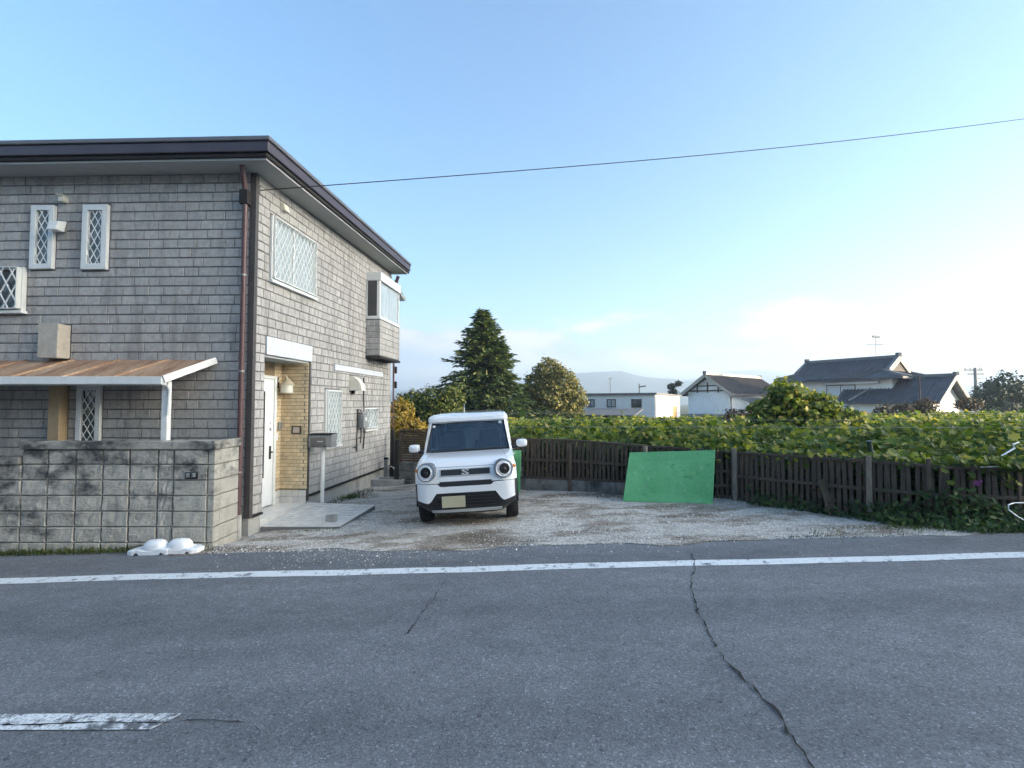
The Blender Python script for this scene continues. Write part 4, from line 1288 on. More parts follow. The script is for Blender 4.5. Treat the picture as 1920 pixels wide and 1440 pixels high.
def moulded(name, x0, L, y, mirror, label):
    root = empty(name, (x0 + L / 2, y, zroad(x0)), label, 'plastic cover')
    X = lambda t: x0 + L * (1 - t if mirror else t)
    # flange: long flat tail, notched along its lower edge
    m = MB(); rows = []
    for i in range(33):
        t = i / 32
        w = 0.10 if t > .12 else 0.075 + .2 * t
        zb = (0.026 if .20 < t < .30 or .84 < t < .93 else 0.0)
        h = 0.052 + .010 * math.sin(9 * t) + (0.012 if t > .25 else 0)
        x = X(t); z = zroad(x) + .004
        rows.append([(x, y - w, z + zb), (x, y - w, z + h - .012), (x, y - w + .014, z + h), (x, y + w - .014, z + h), (x, y + w, z + h - .012), (x, y + w, z)])
    m.sheet(rows); m.add(rows[0], [tuple(range(6))]); m.add(rows[-1], [tuple(range(6))])
    m.build('flange', MAT['plastic'], root, smooth=30)
    # dome with a flattened top
    m = MB(); rings = []
    c0 = X(.60); zc = zroad(c0) + .055
    for r_, h in ((.125, 0), (.123, .03), (.110, .068), (.088, .096), (.062, .108), (.05, .110)):
        rings.append([(c0 + r_ * 1.22 * math.cos(a) * (abs(math.cos(a)) ** -.15 if abs(math.cos(a)) > .05 else 1), y + r_ * .78 * math.sin(a), zc + h) for a in [2 * math.pi * q / 28 for q in range(28)]])
    m.sheet(rings, closed=True); m.add(rings[-1], [tuple(range(28))]); d_ = m.build('dome', MAT['plastic'], root, smooth=35)
    m = MB(); m.lathe([(0.024, 0), (0.022, .006), (0.0, .007)], (c0, y, zc + .110), n=14); m.build('plug', MAT['silver'], d_)


moulded('moulded_cover', -4.72, 0.50, 6.04, False, 'white plastic dome shaped cover at the wall foot, the left of the two')
moulded('moulded_cover', -4.30, 0.42, 6.06, True, 'white plastic dome shaped cover at the wall foot, nearer the wall end')

# ------------------------------------------------------------------ fences
UNIT = bpy.data.meshes.new('picket')
_i = 0.08
UNIT.from_pydata([(-.5 + _i, -.5, 0), (.5 - _i, -.5, 0), (.5, .5, 0), (-.5, .5, 0), (-.5 + _i, -.5, 1), (.5 - _i, -.5, 1), (.5, .5, .99), (-.5, .5, .99)], [],
                 [(0, 3, 2, 1), (4, 5, 6, 7), (0, 1, 5, 4), (1, 2, 6, 5), (2, 3, 7, 6), (3, 0, 4, 7)])
UNIT.materials.append(MAT['woodfence'])
fence = empty('picket_fence', (3.0, 8.6, 0.0), 'low dark brown picket fence curving along the gravel lot', 'fence')
FP = [(-1.1, 10.35), (0.27, 9.78), (1.116, 9.49), (2.395, 8.90), (3.765, 8.36), (5.03, 6.95), (5.75, 6.42), (6.45, 6.20), (7.8, 6.17)]
FT = [1.05, 1.04, 1.045, 0.985, 0.925, 0.945, 0.92, 0.915, 0.91]
BASED = 3.25                                      # left of this x the fence stands on a concrete footing
for i in range(len(FP) - 1):
    a, b = Vector((*FP[i], 0)), Vector((*FP[i + 1], 0))
    L = (b - a).length; d = (b - a) / L; nrm = Vector((d.y, -d.x, 0))
    ang = math.atan2(d.y, d.x)
    n = max(1, int(L / 0.080))
    for k in range(n):
        t = (k + 0.5) / n
        p = a + (b - a) * t
        zt = FT[i] + (FT[i + 1] - FT[i]) * t - 0.03
        zb = zlot(p.x, p.y) + (0.235 if p.x < BASED - .2 else random.uniform(-.02, .02))
        o = bpy.data.objects.new('picket', UNIT)
        o.location = p - nrm * 0.005 + Vector((0, 0, zb)) - ORG[fence]
        o.rotation_euler = (random.gauss(0, .008), random.gauss(0, .012), ang + random.gauss(0, .03))
        o.scale = (random.uniform(.054, .069), .018, zt - zb)
        link(o, fence)
    za, zb_ = FT[i] - .02, FT[i + 1] - .02
    m = MB(); m.bar(a + V(0, 0, za) - d * .01, b + V(0, 0, zb_) + d * .01, .062, .036); m.build('top_rail', MAT['woodfence'], fence)
    ga, gb = zlot(a.x, a.y), zlot(b.x, b.y)
    fr_ = 0.60 if b.x < 4 else 0.52
    m = MB(); m.bar(a + nrm * .03 + V(0, 0, ga + (za - ga) * fr_), b + nrm * .03 + V(0, 0, gb + (zb_ - gb) * fr_), .03, .045); m.build('middle_rail', MAT['woodfence'], fence)
    if b.x < 4:
        m = MB(); m.bar(a + nrm * .03 + V(0, 0, ga + .25), b + nrm * .03 + V(0, 0, gb + .25), .03, .05); m.build('lower_rail', MAT['woodfence'], fence)
        nb = max(1, int(L / 0.46))
        for k in range(nb):
            p, q = a + (b - a) * (k / nb), a + (b - a) * ((k + 1) / nb)
            if q.x > BASED + .45: break
            m = MB(); zc = zlot(p.x, p.y)
            m.bar(p + d * .004 + V(0, 0, zc + .06), q - d * .004 + V(0, 0, zc + .06), .12, .34); m.build('footing_block', MAT['mouldy'], fence)
for (px, py, h, r_, mt) in ((1.12, 9.40, 0.93, .035, 'woodfence'), (2.42, 8.80, 0.92, .045, 'postwood'), (3.80, 8.26, 0.90, .045, 'postwood'), (5.06, 6.86, 0.90, .036, 'postwood'), (5.60, 6.50, 0.88, .03, 'woodfence')):
    z = zlot(px, py)
    m = MB(); m.tube([(px, py, z - .1), (px + .004, py, z + h * .5), (px + .008, py, z + h)], [r_ * 1.08, r_, r_ * .97], 10); m.build('post', MAT[mt], fence, smooth=40)
# dark board propped on the fence by the pale post
m = MB(); m.bar((4.72, 7.12, zlot(4.7, 7.1)), (4.60, 7.20, zlot(4.7, 7.1) + .52), .16, .02, up=(0.5, -1, 0)); tag(m.build('propped_board', MAT['woodfence']), 'short dark board propped against the fence beside the palest post', 'board')

louver = empty('slatted_fence', (-1.9, 11.6, -0.1), 'dark horizontal slat fence on a block footing behind the car', 'fence')
la, lb = V(-2.72, 11.75, 0), V(-0.75, 11.45, 0)
for k in range(13):
    z = 0.36 + k * 0.0575
    m = MB(); m.bar(la + V(0, 0, z), lb + V(0, 0, z), .012, .040); m.build('slat', MAT['woodfence'], louver)
for t in (0.0, 0.17, 0.34, 0.51, 0.68, 0.85, 1.0):
    p = la + (lb - la) * t
    m = MB(); m.bar(p + V(0, .02, .30), p + V(0, .02, 1.10), .03 if 0 < t < 1 else .07, .03 if 0 < t < 1 else .07); m.build('upright', MAT['woodfence'], louver)
m = MB(); m.bar(la + V(-.02, -.02, 1.10), lb + V(0, -.02, 1.10), .06, .03); m.build('cap_rail', MAT['woodfence'], louver)
for k in range(5):
    p, q = la + (lb - la) * (k / 5), la + (lb - la) * ((k + 1) / 5)
    for j, (z0, z1) in enumerate(((-.5, -.09), (-.08, .11), (.12, .31))):
        m = MB(); m.bar(p + V(.004, 0, (z0 + z1) / 2), q + V(-.004, 0, (z0 + z1) / 2), .12, z1 - z0 - .008); m.build('footing_block', MAT['mouldy'], louver)
for xx, yy, hh in ((-3.06, 12.35, 1.05), (-2.80, 11.72, 0.88)):
    m = MB(); m.box(xx - .05, xx + .05, yy - .05, yy + .05, -0.5, hh); tag(m.build('gate_post', MAT['darkmetal'], bevel=.01), 'dark square gate post close to the rear downpipe' if yy > 12 else 'dark square gate post at the end of the slat fence', 'gate post', 'dark gate posts behind the house')
m = MB(); m.bar((-3.4, 12.9, .05), (-2.5, 12.9, .05), .12, .75); tag(m.build('low_wall', MAT['mouldy']), 'short mouldy concrete wall glimpsed behind the house', 'wall')

# green boards leaning on the fence
def leaning(name, bl, br, tr, tl, th, mat, label):
    pts = [Vector(p) for p in (bl, br, tr, tl)]
    nn = (pts[1] - pts[0]).cross(pts[3] - pts[0]).normalized()
    m = MB(); m.prism(pts, -nn * th)
    return tag(m.build(name, mat, bevel=.012, seg=3), label, 'board')


zz1 = zlot(1.9, 8.4) + .012; zz2 = zlot(3.3, 8.05) + .012
leaning('green_board', (1.92, 8.40, zz1), (3.335, 8.04, zz2), (3.50, 8.30, 0.945), (2.13, 8.74, 0.86), .018, MAT['green'], 'large faded green painted board leaning on the picket fence')
leaning('green_board', (-0.75, 9.75, .0), (0.155, 9.50, .0), (0.185, 9.72, 0.80), (-0.72, 9.96, 0.80), .018, MAT['green'], 'green board leaning behind the white car, only its edge visible')

# ------------------------------------------------------------------ the car (local: x right, y back, z up, front at y = 0)
car = empty('parked_car', (0, 0, 0), 'small boxy white car with round headlights parked on the gravel', 'car', local=True)
LV = [(.20, .52, .10), (.27, .60, .035), (.34, .70, .012), (.45, .728, .0), (.60, .735, .0), (.64, .735, .004), (.72, .736, .012), (.80, .735, .030), (.86, .726, .055), (.90, .715, .085), (.945, .706, .17), (.985, .698, .38), (1.005, .694, .58), (1.02, .692, .74)]


def lvl(z):
    zs = [q[0] for q in LV]
    return float(np.interp(z, zs, [q[1] for q in LV])), float(np.interp(z, zs, [q[2] for q in LV]))


def front_y(x, z):
    hw, yf = lvl(z)
    a, b = .21, .15
    t = max(0.0, (abs(x) - (hw - a)) / a)
    return yf + b * (1 - math.sqrt(max(0, 1 - min(t, .999) ** 2)))


def ring(z, hw, yf, yr, a=.21, b=.15, ra=.14):
    p = []
    for k in range(9):
        t = math.pi / 2 * k / 8
        p.append((-(hw - a) - a * math.cos(t), yf + b * (1 - math.sin(t)), z))
    for k in range(9):
        t = math.pi / 2 * k / 8
        p.append(((hw - a) + a * math.sin(t), yf + b * (1 - math.cos(t)), z))
    p.append((hw, (yf + yr) / 2, z))
    for k in range(5):
        t = math.pi / 2 * k / 4
        p.append(((hw - ra) + ra * math.cos(t), yr - ra * (1 - math.sin(t)), z))
    for k in range(5):
        t = math.pi / 2 * k / 4
        p.append((-(hw - ra) - ra * math.sin(t), yr - ra * (1 - math.cos(t)), z))
    p.append((-hw, (yf + yr) / 2, z))
    return p


rows = [ring(z, hw, yf, 3.36) for z, hw, yf in LV if z <= .64]
m = MB(); m.sheet(rows, closed=True); m.add(rows[0], [tuple(range(len(rows[0])))]); m.add(rows[-1], [tuple(range(len(rows[0])))])
m.build('lower_body', MAT['carblack'], car, smooth=40)
rows = [ring(z, hw, yf, 3.38) for z, hw, yf in [(.655, .737, .004)] + [q for q in LV if q[0] > .65]]
m = MB(); m.sheet(rows, closed=True); m.add(rows[0], [tuple(range(len(rows[0])))])
body = m.build('body', MAT['carwhite'], car, smooth=28)


def strip(name, mat, x0, x1, zb, zt, off, n=40, th=.03, par=None, smooth=50):
    r = [[], [], [], []]
    for i in range(n + 1):
        x = x0 + (x1 - x0) * i / n
        b, t = zb(x), zt(x)
        r[0].append((x, front_y(x, b) - off + th, b)); r[1].append((x, front_y(x, b) - off, b))
        r[2].append((x, front_y(x, t) - off, t)); r[3].append((x, front_y(x, t) - off + th, t))
    m = MB(); m.sheet(r)
    for k in (0, -1): m.add([q[k] for q in r], [(0, 1, 2, 3)])
    return m.build(name, mat, par or car, smooth=smooth)


def pw(x, pts):
    return float(np.interp(abs(x), [p[0] for p in pts], [p[1] for p in pts]))


strip('bumper', MAT['carwhite'], -.695, .695, lambda x: pw(x, [(0, .515), (.42, .515), (.50, .40), (.54, .375), (.71, .425)]), lambda x: pw(x, [(0, .605), (.36, .605), (.40, .645), (.71, .65)]), .014, 60)
strip('intake_frame', MAT['carblack'], -.50, .50, lambda x: .28, lambda x: pw(x, [(0, .51), (.42, .51), (.5, .40)]), .004, 30)
for k in range(4):
    strip('intake_slat', MAT['carblack'], -.41, .41, lambda x: .315 + k * .045, lambda x: .327 + k * .045, .012, 8)
strip('skid_bar', MAT['silver'], -.50, .50, lambda x: .232, lambda x: .278, .03, 20, .05)
strip('bumper_gap', MAT['carblack'], -.37, .37, lambda x: .608, lambda x: .675, .006, 20)
strip('grille', MAT['carblack'], -.350, .350, lambda x: .758, lambda x: .836, .006, 16)
m = MB()
for a, b in (((-.360, .751), (.360, .751)), ((-.360, .843), (.360, .843)), ((-.360, .751), (-.360, .843)), ((.360, .751), (.360, .843))):
    m.bar((a[0], front_y(a[0], a[1]) - .006, a[1]), (b[0], front_y(b[0], b[1]) - .006, b[1]), .012, .012, up=(0, -1, 0))
m.build('grille_surround', MAT['silver'], car)
# emblem: angular S
S = [(0.95, 0.38), (0, 1), (-0.95, 0.38), (0.30, -0.38), (0, -0.56), (-0.62, -0.18), (-0.95, -0.38), (0, -1), (0.95, -0.38), (-0.30, 0.38), (0, 0.56), (0.62, 0.18)]
m = MB(); m.prism([(px * .062, front_y(0, .80) - .030, .80 + pz * .060) for px, pz in S], (0, .014, 0)); m.build('emblem', MAT['silver'], car)
# hood seam
strip('hood_seam', MAT['carblack'], -.42, .42, lambda x: .868, lambda x: .873, .0015, 20, .004)
for sx in (-1, 1):
    m = MB(); zs_ = [.905, .945, .985, 1.005, 1.018]
    m.tube([(sx * (.615 - .02 * i), lvl(z_)[1] + (.085 if i == 0 else .035), z_ + .001) for i, z_ in enumerate(zs_)], .0035, 5); m.build('hood_edge_seam', MAT['carblack'], car)
# headlights
for sx in (-1, 1):
    c = V(sx * .548, front_y(.548, .72) + .012, .818); ax = V(sx * .20, -1, .05).normalized()
    m = MB(); m.lathe([(.132, -.12), (.133, .030), (.129, .044), (.120, .046), (.116, .036)], c, ax, 32); h = m.build('headlight', plain('lamp_ring', (.20, .21, .22), .3, metal=.5), car, smooth=40)
    h['label'] = 'round headlight left of the grille in the picture' if sx < 0 else 'round headlight right of the grille in the picture'
    m = MB(); m.lathe([(.116, .036), (.106, .030), (.094, .034), (.084, .046), (.076, .048)], c, ax, 32); m.build('reflector', plain('lamp_reflector', (.80, .80, .80), .25, metal=.2), h, smooth=30)
    m = MB(); m.lathe([(.076, .048), (.072, .040), (.068, .036), (.0, .036)], c, ax, 32); m.build('projector', plain('lamp_black', (.006, .006, .007), .55), h, smooth=30)
    m = MB(); m.lathe([(.034, .0365), (.028, .045), (.0, .050)], c - V(0, 0, .012), ax, 20); m.build('bulb', plain('lamp_bulb', (.02, .02, .022), .5), h, smooth=60)
    m = MB(); m.bar(c + ax * .050 + V(-.035, 0, -.105), c + ax * .050 + V(.035, 0, -.105), .012, .014); m.build('running_light', MAT['plastic'], h)
    m = MB()
    pts = []
    for z in (.765, .80, .84, .875):
        hw, yf = lvl(z)
        pts.append([(sx * xx, front_y(xx, z) - .012, z) for xx in (.665, .69, .71, .724)])
    m.sheet(pts); ind = m.build('indicator', MAT['silver'], car, smooth=60)
    m = MB(); m.lathe([(.028, 0), (.024, .012), (.0, .016)], (sx * .70, front_y(.70, .83) - .012, .835), (sx * .6, -1, 0), 14); m.build('amber_bulb', MAT['orange'], ind)
# number plate
m = MB(); m.box(-.345, -.015, -.040, -.030, .315, .475); pl = m.build('number_plate', MAT['plate'], car, bevel=.006)
m = MB(); m.box(-.30, -.06, -.029, .01, .35, .44); m.build('plate_bracket', MAT['carblack'], pl)
# cabin
WB, WT = (.742, 1.022, .668), (1.17, 1.478, .600)              # y, z, half width at base and top
def ws(u, t, off=0.0):
    y = WB[0] + (WT[0] - WB[0]) * t; z = WB[1] + (WT[1] - WB[1]) * t; hw = WB[2] + (WT[2] - WB[2]) * t
    return (hw * u, y + .055 * u * u - off, z + .0)
m = MB(); m.sheet([[ws(-1 + 2 * i / 12, t / 6) for i in range(13)] for t in range(7)]); m.build('windscreen', MAT['windscreen'], car, smooth=80)
m = MB()
bor = []
for (u0, u1, t0, t1) in ((-1, 1, 0, .055), (-1, 1, .945, 1), (-1, -.955, .055, .945), (.955, 1, .055, .945)):
    m.sheet([[ws(u0 + (u1 - u0) * i / 10, t0 + (t1 - t0) * j, .004) for i in range(11)] for j in (0, 1)])
m.build('windscreen_border', MAT['carblack'], car, smooth=80)
RL = [(1.455, .645, 1.165), (1.485, .660, 1.135), (1.535, .658, 1.145), (1.570, .640, 1.19), (1.594, .59, 1.29), (1.606, .48, 1.50), (1.612, .34, 1.75)]
rows = [ring(z, hw, yf, 3.30 - (1.6 - z) * -.1, .16, .06, .12) for z, hw, yf in RL]
m = MB(); m.sheet(rows, closed=True); m.add(rows[-1], [tuple(range(len(rows[0])))]); m.add(rows[0], [tuple(range(len(rows[0])))]); roof_o = m.build('roof', MAT['carwhite'], car, smooth=35)
for sx in (-1, 1):
    m = MB(); m.bar((sx * .560, 1.16, 1.50), (sx * .552, 1.22, 1.566), .008, .012); m.build('roof_channel', MAT['carblack'], roof_o)
    m = MB()
    m.prism([(sx * .664, .71, 1.0), (sx * .70, .78, 1.0), (sx * .655, 1.24, 1.485), (sx * .594, 1.15, 1.485)], (0, .05, .0)); m.build('windscreen_pillar', MAT['carwhite'], car, bevel=.015)
    m = MB()
    for y0, y1 in ((1.72, 1.80), (2.55, 2.63), (3.16, 3.32)):
        m.prism([(sx * .692, y0, 1.01), (sx * .692, y1, 1.01), (sx * .645, y1, 1.47), (sx * .645, y0, 1.47)], (-sx * .03, 0, 0))
    m.build('side_pillars', MAT['carblack'], car)
    for y0, y1 in ((.85, 1.72), (1.80, 2.55), (2.63, 3.16)):
        y0t = max(y0, 1.24) if y0 < 1 else y0
        m = MB(); m.prism([(sx * .686, y0, 1.015), (sx * .686, y1, 1.015), (sx * .642, y1, 1.462), (sx * .642, y0t, 1.462)], (-sx * .005, 0, 0)); m.build('side_window', MAT['windscreen'], car)
    for y0, y1 in ((.95, 1.74), (1.76, 2.58)):
        m = MB(); m.box(sx * .7375 - .004, sx * .7375 + .004, y0, y1, .67, .985) if False else m.prism([(sx * .7385, y0, .67), (sx * .7385, y1, .67), (sx * .700, y1, .99), (sx * .700, y0, .99)], (sx * .006, 0, 0)); d_ = m.build('door', MAT['carwhite'], car, bevel=.003)
        m = MB(); m.bar((sx * .748, y1 - .22, .86), (sx * .748, y1 - .06, .86), .02, .025); m.build('handle', MAT['carwhite'], d_)
    # mirror
    m = MB(); rows = []
    for k in range(9):
        a = math.pi * k / 8
        yy = -math.cos(a) * .065
        s_ = math.sin(a) ** .45 if 0 < k < 8 else .02
        rows.append([((sx * .862) + sx * .090 * s_ * (abs(math.cos(b)) ** .55) * (1 if math.cos(b) > 0 else -1), .92 + yy, 1.085 + .064 * s_ * (abs(math.sin(b)) ** .55) * (1 if math.sin(b) > 0 else -1)) for b in [2 * math.pi * q / 20 for q in range(20)]])
    m.sheet(rows, closed=True); mir = m.build('mirror', MAT['carwhite'], car, smooth=50)
    m = MB(); m.bar((sx * .69, .90, 1.02), (sx * .80, .92, 1.035), .06, .035); m.build('mirror_arm', MAT['carblack'], mir)
    # wheels and arches
    for yc in (.60, 3.0 - .10):
        c = V(sx * .735, yc, .288); ax = V(sx, 0, 0)
        m = MB(); m.lathe([(.19, -.175), (.25, -.178), (.278, -.165), (.288, -.135), (.288, -.03), (.278, -.004), (.25, .006), (.19, .004)], c, ax, 36); wh = m.build('wheel', MAT['tyre'], car, smooth=40)
        m = MB(); m.lathe([(.19, .004), (.185, -.02), (.15, -.03), (.06, -.012), (.0, -.010)], c, ax, 24); m.build('rim', MAT['silver'], wh, smooth=40)
        m = MB(); rows = []
        for r_, o_ in ((.315, -.02), (.315, .012), (.375, .012), (.375, -.02)):
            rows.append([(sx * .735 + sx * o_, yc + r_ * math.cos(a), .30 + r_ * math.sin(a)) for a in [math.pi * q / 16 for q in range(17)]])
        m.sheet(rows); m.build('wheel_arch', MAT['carblack'], car, smooth=40)
# rear and cabin inside
m = MB(); m.box(-.66, .66, 3.22, 3.30, 1.0, 1.47); m.build('tailgate', MAT['carwhite'], car)
m = MB(); m.box(-.67, .67, .78, 3.2, .70, .72); m.build('floor', MAT['interior'], car)
m = MB(); m.prism([(-.66, .74, 1.005), (-.66, 1.02, 1.045), (-.66, 1.16, 1.02), (-.66, 1.16, .75), (-.66, .74, .75)], (1.32, 0, 0)); m.build('dashboard', MAT['interior'], car)
for xx in (-.33, .33):
    m = MB(); m.box(xx - .23, xx + .23, 1.45, 1.95, .74, .92); m.prism([(xx - .22, 1.86, .88), (xx + .22, 1.86, .88), (xx + .19, 2.02, 1.26), (xx - .19, 2.02, 1.26)], (0, .10, .02)); st_ = m.build('seat', MAT['seat'], car, bevel=.04)
    m = MB(); m.box(xx - .11, xx + .11, 2.02, 2.09, 1.29, 1.43); m.build('headrest', MAT['seat'], st_, bevel=.03)
m = MB(); pts = [V(-.33 + .175 * math.cos(a), 1.30 + .07 * math.sin(a), 1.045 + .16 * math.sin(a)) for a in [2 * math.pi * q / 24 for q in range(25)]]; m.tube(pts, .015, 8); m.bar((-.50, 1.30, 1.045), (-.16, 1.30, 1.045), .03, .02); m.build('steering_wheel', MAT['carblack'], car, smooth=50)
m = MB(); m.box(-.12, .12, 1.16, 1.19, 1.375, 1.435); m.build('rear_view_mirror', MAT['carblack'], car, bevel=.015)
m = MB(); m.lathe([(.032, 0), (.0, .001)], Vector(ws(.88, .90, .006)), (0, -1, .9), 18); m.build('round_sticker', MAT['plastic'], car)
m = MB(); a0 = Vector(ws(-.92, .82, .006)); m.bar(a0, a0 + V(.0, .028, .03), .04, .002, up=(0, -1, .9)); m.build('square_sticker', MAT['plastic'], car)
m = MB(); m.tube([(-.55, .72, 1.03), (-.30, .735, 1.045), (.05, .735, 1.05)], .008, 6); m.tube([(.0, .72, 1.035), (.25, .735, 1.045), (.52, .76, 1.05)], .008, 6); m.build('wipers', MAT['carblack'], car)
m = MB(); m.tube([(-.16, 2.6, 1.60), (-.155, 2.72, 1.77)], [.006, .003], 6); m.build('aerial', MAT['plastic'], car)
car.location = (-0.622, 6.86, -0.022)
car.rotation_euler = (R(0.2), R(-3.1), R(1.6))

# ------------------------------------------------------------------ plants
def leaf_tmpl(pts, fold=0.15):
    """outline in 2-D (tip along +y); centre vertex lifted so that the leaf is cupped"""
    v = [(0, 0, 0)] + [(x, y, fold * abs(x) * 1.0 - 0.10 * y * y) for x, y in pts]
    n = len(pts)
    return np.array(v), np.array([(0, i + 1, (i + 1) % n + 1) for i in range(n)])


GRAPE = leaf_tmpl([(0.0, -0.45), (0.42, -0.78), (0.62, -0.30), (1.0, -0.12), (0.72, 0.28), (0.62, 0.72), (0.30, 0.55), (0.0, 1.05), (-0.30, 0.55), (-0.62, 0.72), (-0.72, 0.28), (-1.0, -0.12), (-0.62, -0.30), (-0.42, -0.78)], .22)
OVAL = leaf_tmpl([(0, -1), (0.42, -0.35), (0.42, 0.35), (0, 1), (-0.42, 0.35), (-0.42, -0.35)], .3)
SPRAY = (np.array([(0, 0, 0), (0.16, 0.35, 0.02), (0.0, 1.0, -0.10), (-0.16, 0.35, 0.02)]), np.array([(0, 1, 2), (0, 2, 3)]))
BLADE = (np.array([(-.05, 0, 0), (.05, 0, 0), (.035, .6, .05), (-.035, .6, .05), (0, 1, .22)]), np.array([(0, 1, 2), (0, 2, 3), (3, 2, 4)]))


def blob_leaves(name, lobes, n, size, mat, parent, tmpl=OVAL, shell=0.55, up=0.35):
    """leaves through the outer volume of several ellipsoids"""
    w = np.array([l[1][0] * l[1][1] * l[1][2] for l in lobes]) ** (2 / 3); w /= w.sum()
    P, Nn = [], []
    for (c, r), q in zip(lobes, w):
        k = int(n * q)
        d = rng.normal(0, 1, (k, 3)); d /= np.linalg.norm(d, axis=1)[:, None]
        rad = (shell + (1 - shell) * rng.random(k) ** 0.6) * (1 + 0.13 * np.sin(d[:, 0] * 5 + d[:, 2] * 7 + c[0]) + 0.10 * np.sin(d[:, 1] * 9 + c[1]) + rng.normal(0, .05, k))
        P.append(np.array(c) + d * rad[:, None] * np.array(r)); Nn.append(d + rng.normal(0, .55, (k, 3)) + np.array([0, 0, up]))
    P, Nn = np.concatenate(P), np.concatenate(Nn)
    return scatter(name, tmpl[0], tmpl[1], P, rng.uniform(.6, 1.3, len(P)) * size, mat, parent, normals=Nn)


def limbs(name, base, top, r0, lobes, parent, mat=MAT['bark']):
    m = MB(); base, top = Vector(base), Vector(top)
    mid = base.lerp(top, .5) + V(random.uniform(-.1, .1), random.uniform(-.1, .1), 0)
    m.tube([base, mid, top], [r0, r0 * .75, r0 * .45], 8)
    for c, r in lobes:
        s_ = base.lerp(top, random.uniform(.45, .85)); e_ = Vector(c)
        m.tube([s_, s_.lerp(e_, .5) + V(0, 0, .1), e_], [r0 * .4, r0 * .25, r0 * .08], 6)
    return m.build(name, mat, parent, smooth=60)


def tree(name, label, base, lobes, n, size, mat, r0=.12, group=None, cat='tree', tmpl=OVAL, shell=.55):
    t = empty(name, base, label, cat, group)
    top = Vector(base) + V(0, 0, max(c[2] for c, r in lobes) - base[2])
    top = Vector((np.mean([c[0] for c, r in lobes]), np.mean([c[1] for c, r in lobes]), max(c[2] for c, r in lobes)))
    limbs('trunk', base, top, r0, lobes, t)
    blob_leaves('crown', lobes, n, size, mat, t, tmpl, shell)
    return t


def conifer():
    bx, by, bz, top = -2.15, 35.0, -3.0, 8.75
    t = empty('conifer_tree', (bx, by, bz), 'tall dark pointed conifer rising behind the white car', 'tree')
    m = MB(); m.tube([(bx, by, bz), (bx + .05, by, 2), (bx, by, top - .3)], [.26, .17, .02], 10); m.build('trunk', MAT['bark'], t, smooth=60)
    P, D, S_ = [], [], []
    br = MB()
    for k in range(490):
        second = k >= 400
        h = ((k - 400) / 90) ** .9 if second else (k / 400) ** 1.15
        z = (3.2 + 3.0 * h) if second else (-1.2 + (top + 1.0) * h)
        L = ((1.25 * (1 - h) + .08) if second else (4.95 * (1 - h) ** 0.86 + 0.10)) * random.uniform(.66, 1.16)
        px_ = bx + (1.25 if second else 0)
        a = k * 2.39996 + random.uniform(-.3, .3)
        dirv = Vector((math.cos(a), math.sin(a), 0))
        pts = []
        nseg = max(3, int(L / .17))
        lift = .34 if h > .55 else .12
        for i in range(nseg + 1):
            q = i / nseg
            pts.append(Vector((px_, by, z)) + dirv * L * q + V(0, 0, L * (lift * q - .30 * q * q + .10 * q ** 4)))
        br.tube([pts[0], pts[len(pts) // 2], pts[-1]], [.03, .018, .006], 4, cap=False)
        for i in range(1, nseg + 1):
            q = i / nseg
            tang = (pts[i] - pts[i - 1]).normalized()
            side = tang.cross(V(0, 0, 1)).normalized()
            for sgn in (-1, 1, -1, 1, 0):
                dd = tang * random.uniform(.5, 1.0) + side * sgn * random.uniform(.4, 1.0) * (1.1 - .5 * q) + V(0, 0, random.uniform(-.35, .22))
                P.append(pts[i] + V(random.uniform(-.06, .06), random.uniform(-.06, .06), random.uniform(-.08, .05))); D.append(dd.normalized()); S_.append(random.uniform(.32, .60) * (1.0 if q < .9 else .8))
    br.build('branches', MAT['bark'], t, fix=False)
    P, D, S_ = np.array(P), np.array(D), np.array(S_)
    # orient +y of the template along D
    ref = rng.normal(0, .5, P.shape) + np.array([0, 0, 1.0])
    bxv = np.cross(D, ref); bxv /= np.linalg.norm(bxv, axis=1)[:, None]
    nv = np.cross(bxv, D)
    T, F_ = SPRAY
    Q = (T[None, :, 0:1] * bxv[:, None] + T[None, :, 1:2] * D[:, None] + T[None, :, 2:3] * nv[:, None]) * S_[:, None, None] + P[:, None]
    fs = (F_[None] + (np.arange(len(P)) * 4)[:, None, None]).reshape(-1, 3)
    np_mesh('crown', Q.reshape(-1, 3), fs, MAT['conifer'], t)
    # dense inner needles keep the heart of the tree dark
    n = 5200
    h = rng.random(n) ** 1.3
    a = rng.uniform(0, 6.283, n); r_ = 2.9 * (1 - h) * rng.random(n) ** .5 + .05
    pos = np.stack([bx + r_ * np.cos(a), by + r_ * np.sin(a), -1.3 + 9.6 * h], 1)
    scatter('inner_needles', SPRAY[0], SPRAY[1], pos, rng.uniform(.25, .5, n), MAT['conifer'], t, normals=rng.normal(0, 1, (n, 3)))['kind'] = 'stuff'


conifer()
tree('round_tree', 'round topped tree with golden green leaves right of the conifer', (3.2, 38, -3.0),
     [((3.0, 38, 4.2), (1.25, 1.2, 1.15)), ((4.0, 37.6, 3.3), (1.25, 1.2, 1.2)), ((2.0, 38.1, 3.2), (1.1, 1.2, 1.2)), ((4.85, 37.9, 2.0), (1.1, 1.2, 1.2)), ((3.0, 37.2, 2.2), (1.5, 1.1, 1.3)), ((1.3, 38, 1.9), (1.3, 1.2, 1.3)), ((.6, 37.5, .5), (1.3, 1.1, 1.1)), ((4.6, 37.8, .5), (1.3, 1.2, 1.1)), ((2.6, 37.6, .4), (1.6, 1.2, 1.2))], 17000, .125, MAT['roundleaf'], .2)
tree('small_tree', 'feathery dark green small tree at the foot of the golden tree', (5.2, 34, -2.6), [((4.3, 34, .3), (1.3, .9, .85)), ((5.4, 34, .0), (.8, .8, .9)), ((3.2, 34, .1), (1.2, .9, .7))], 4200, .11, MAT['bushleaf'], .1)
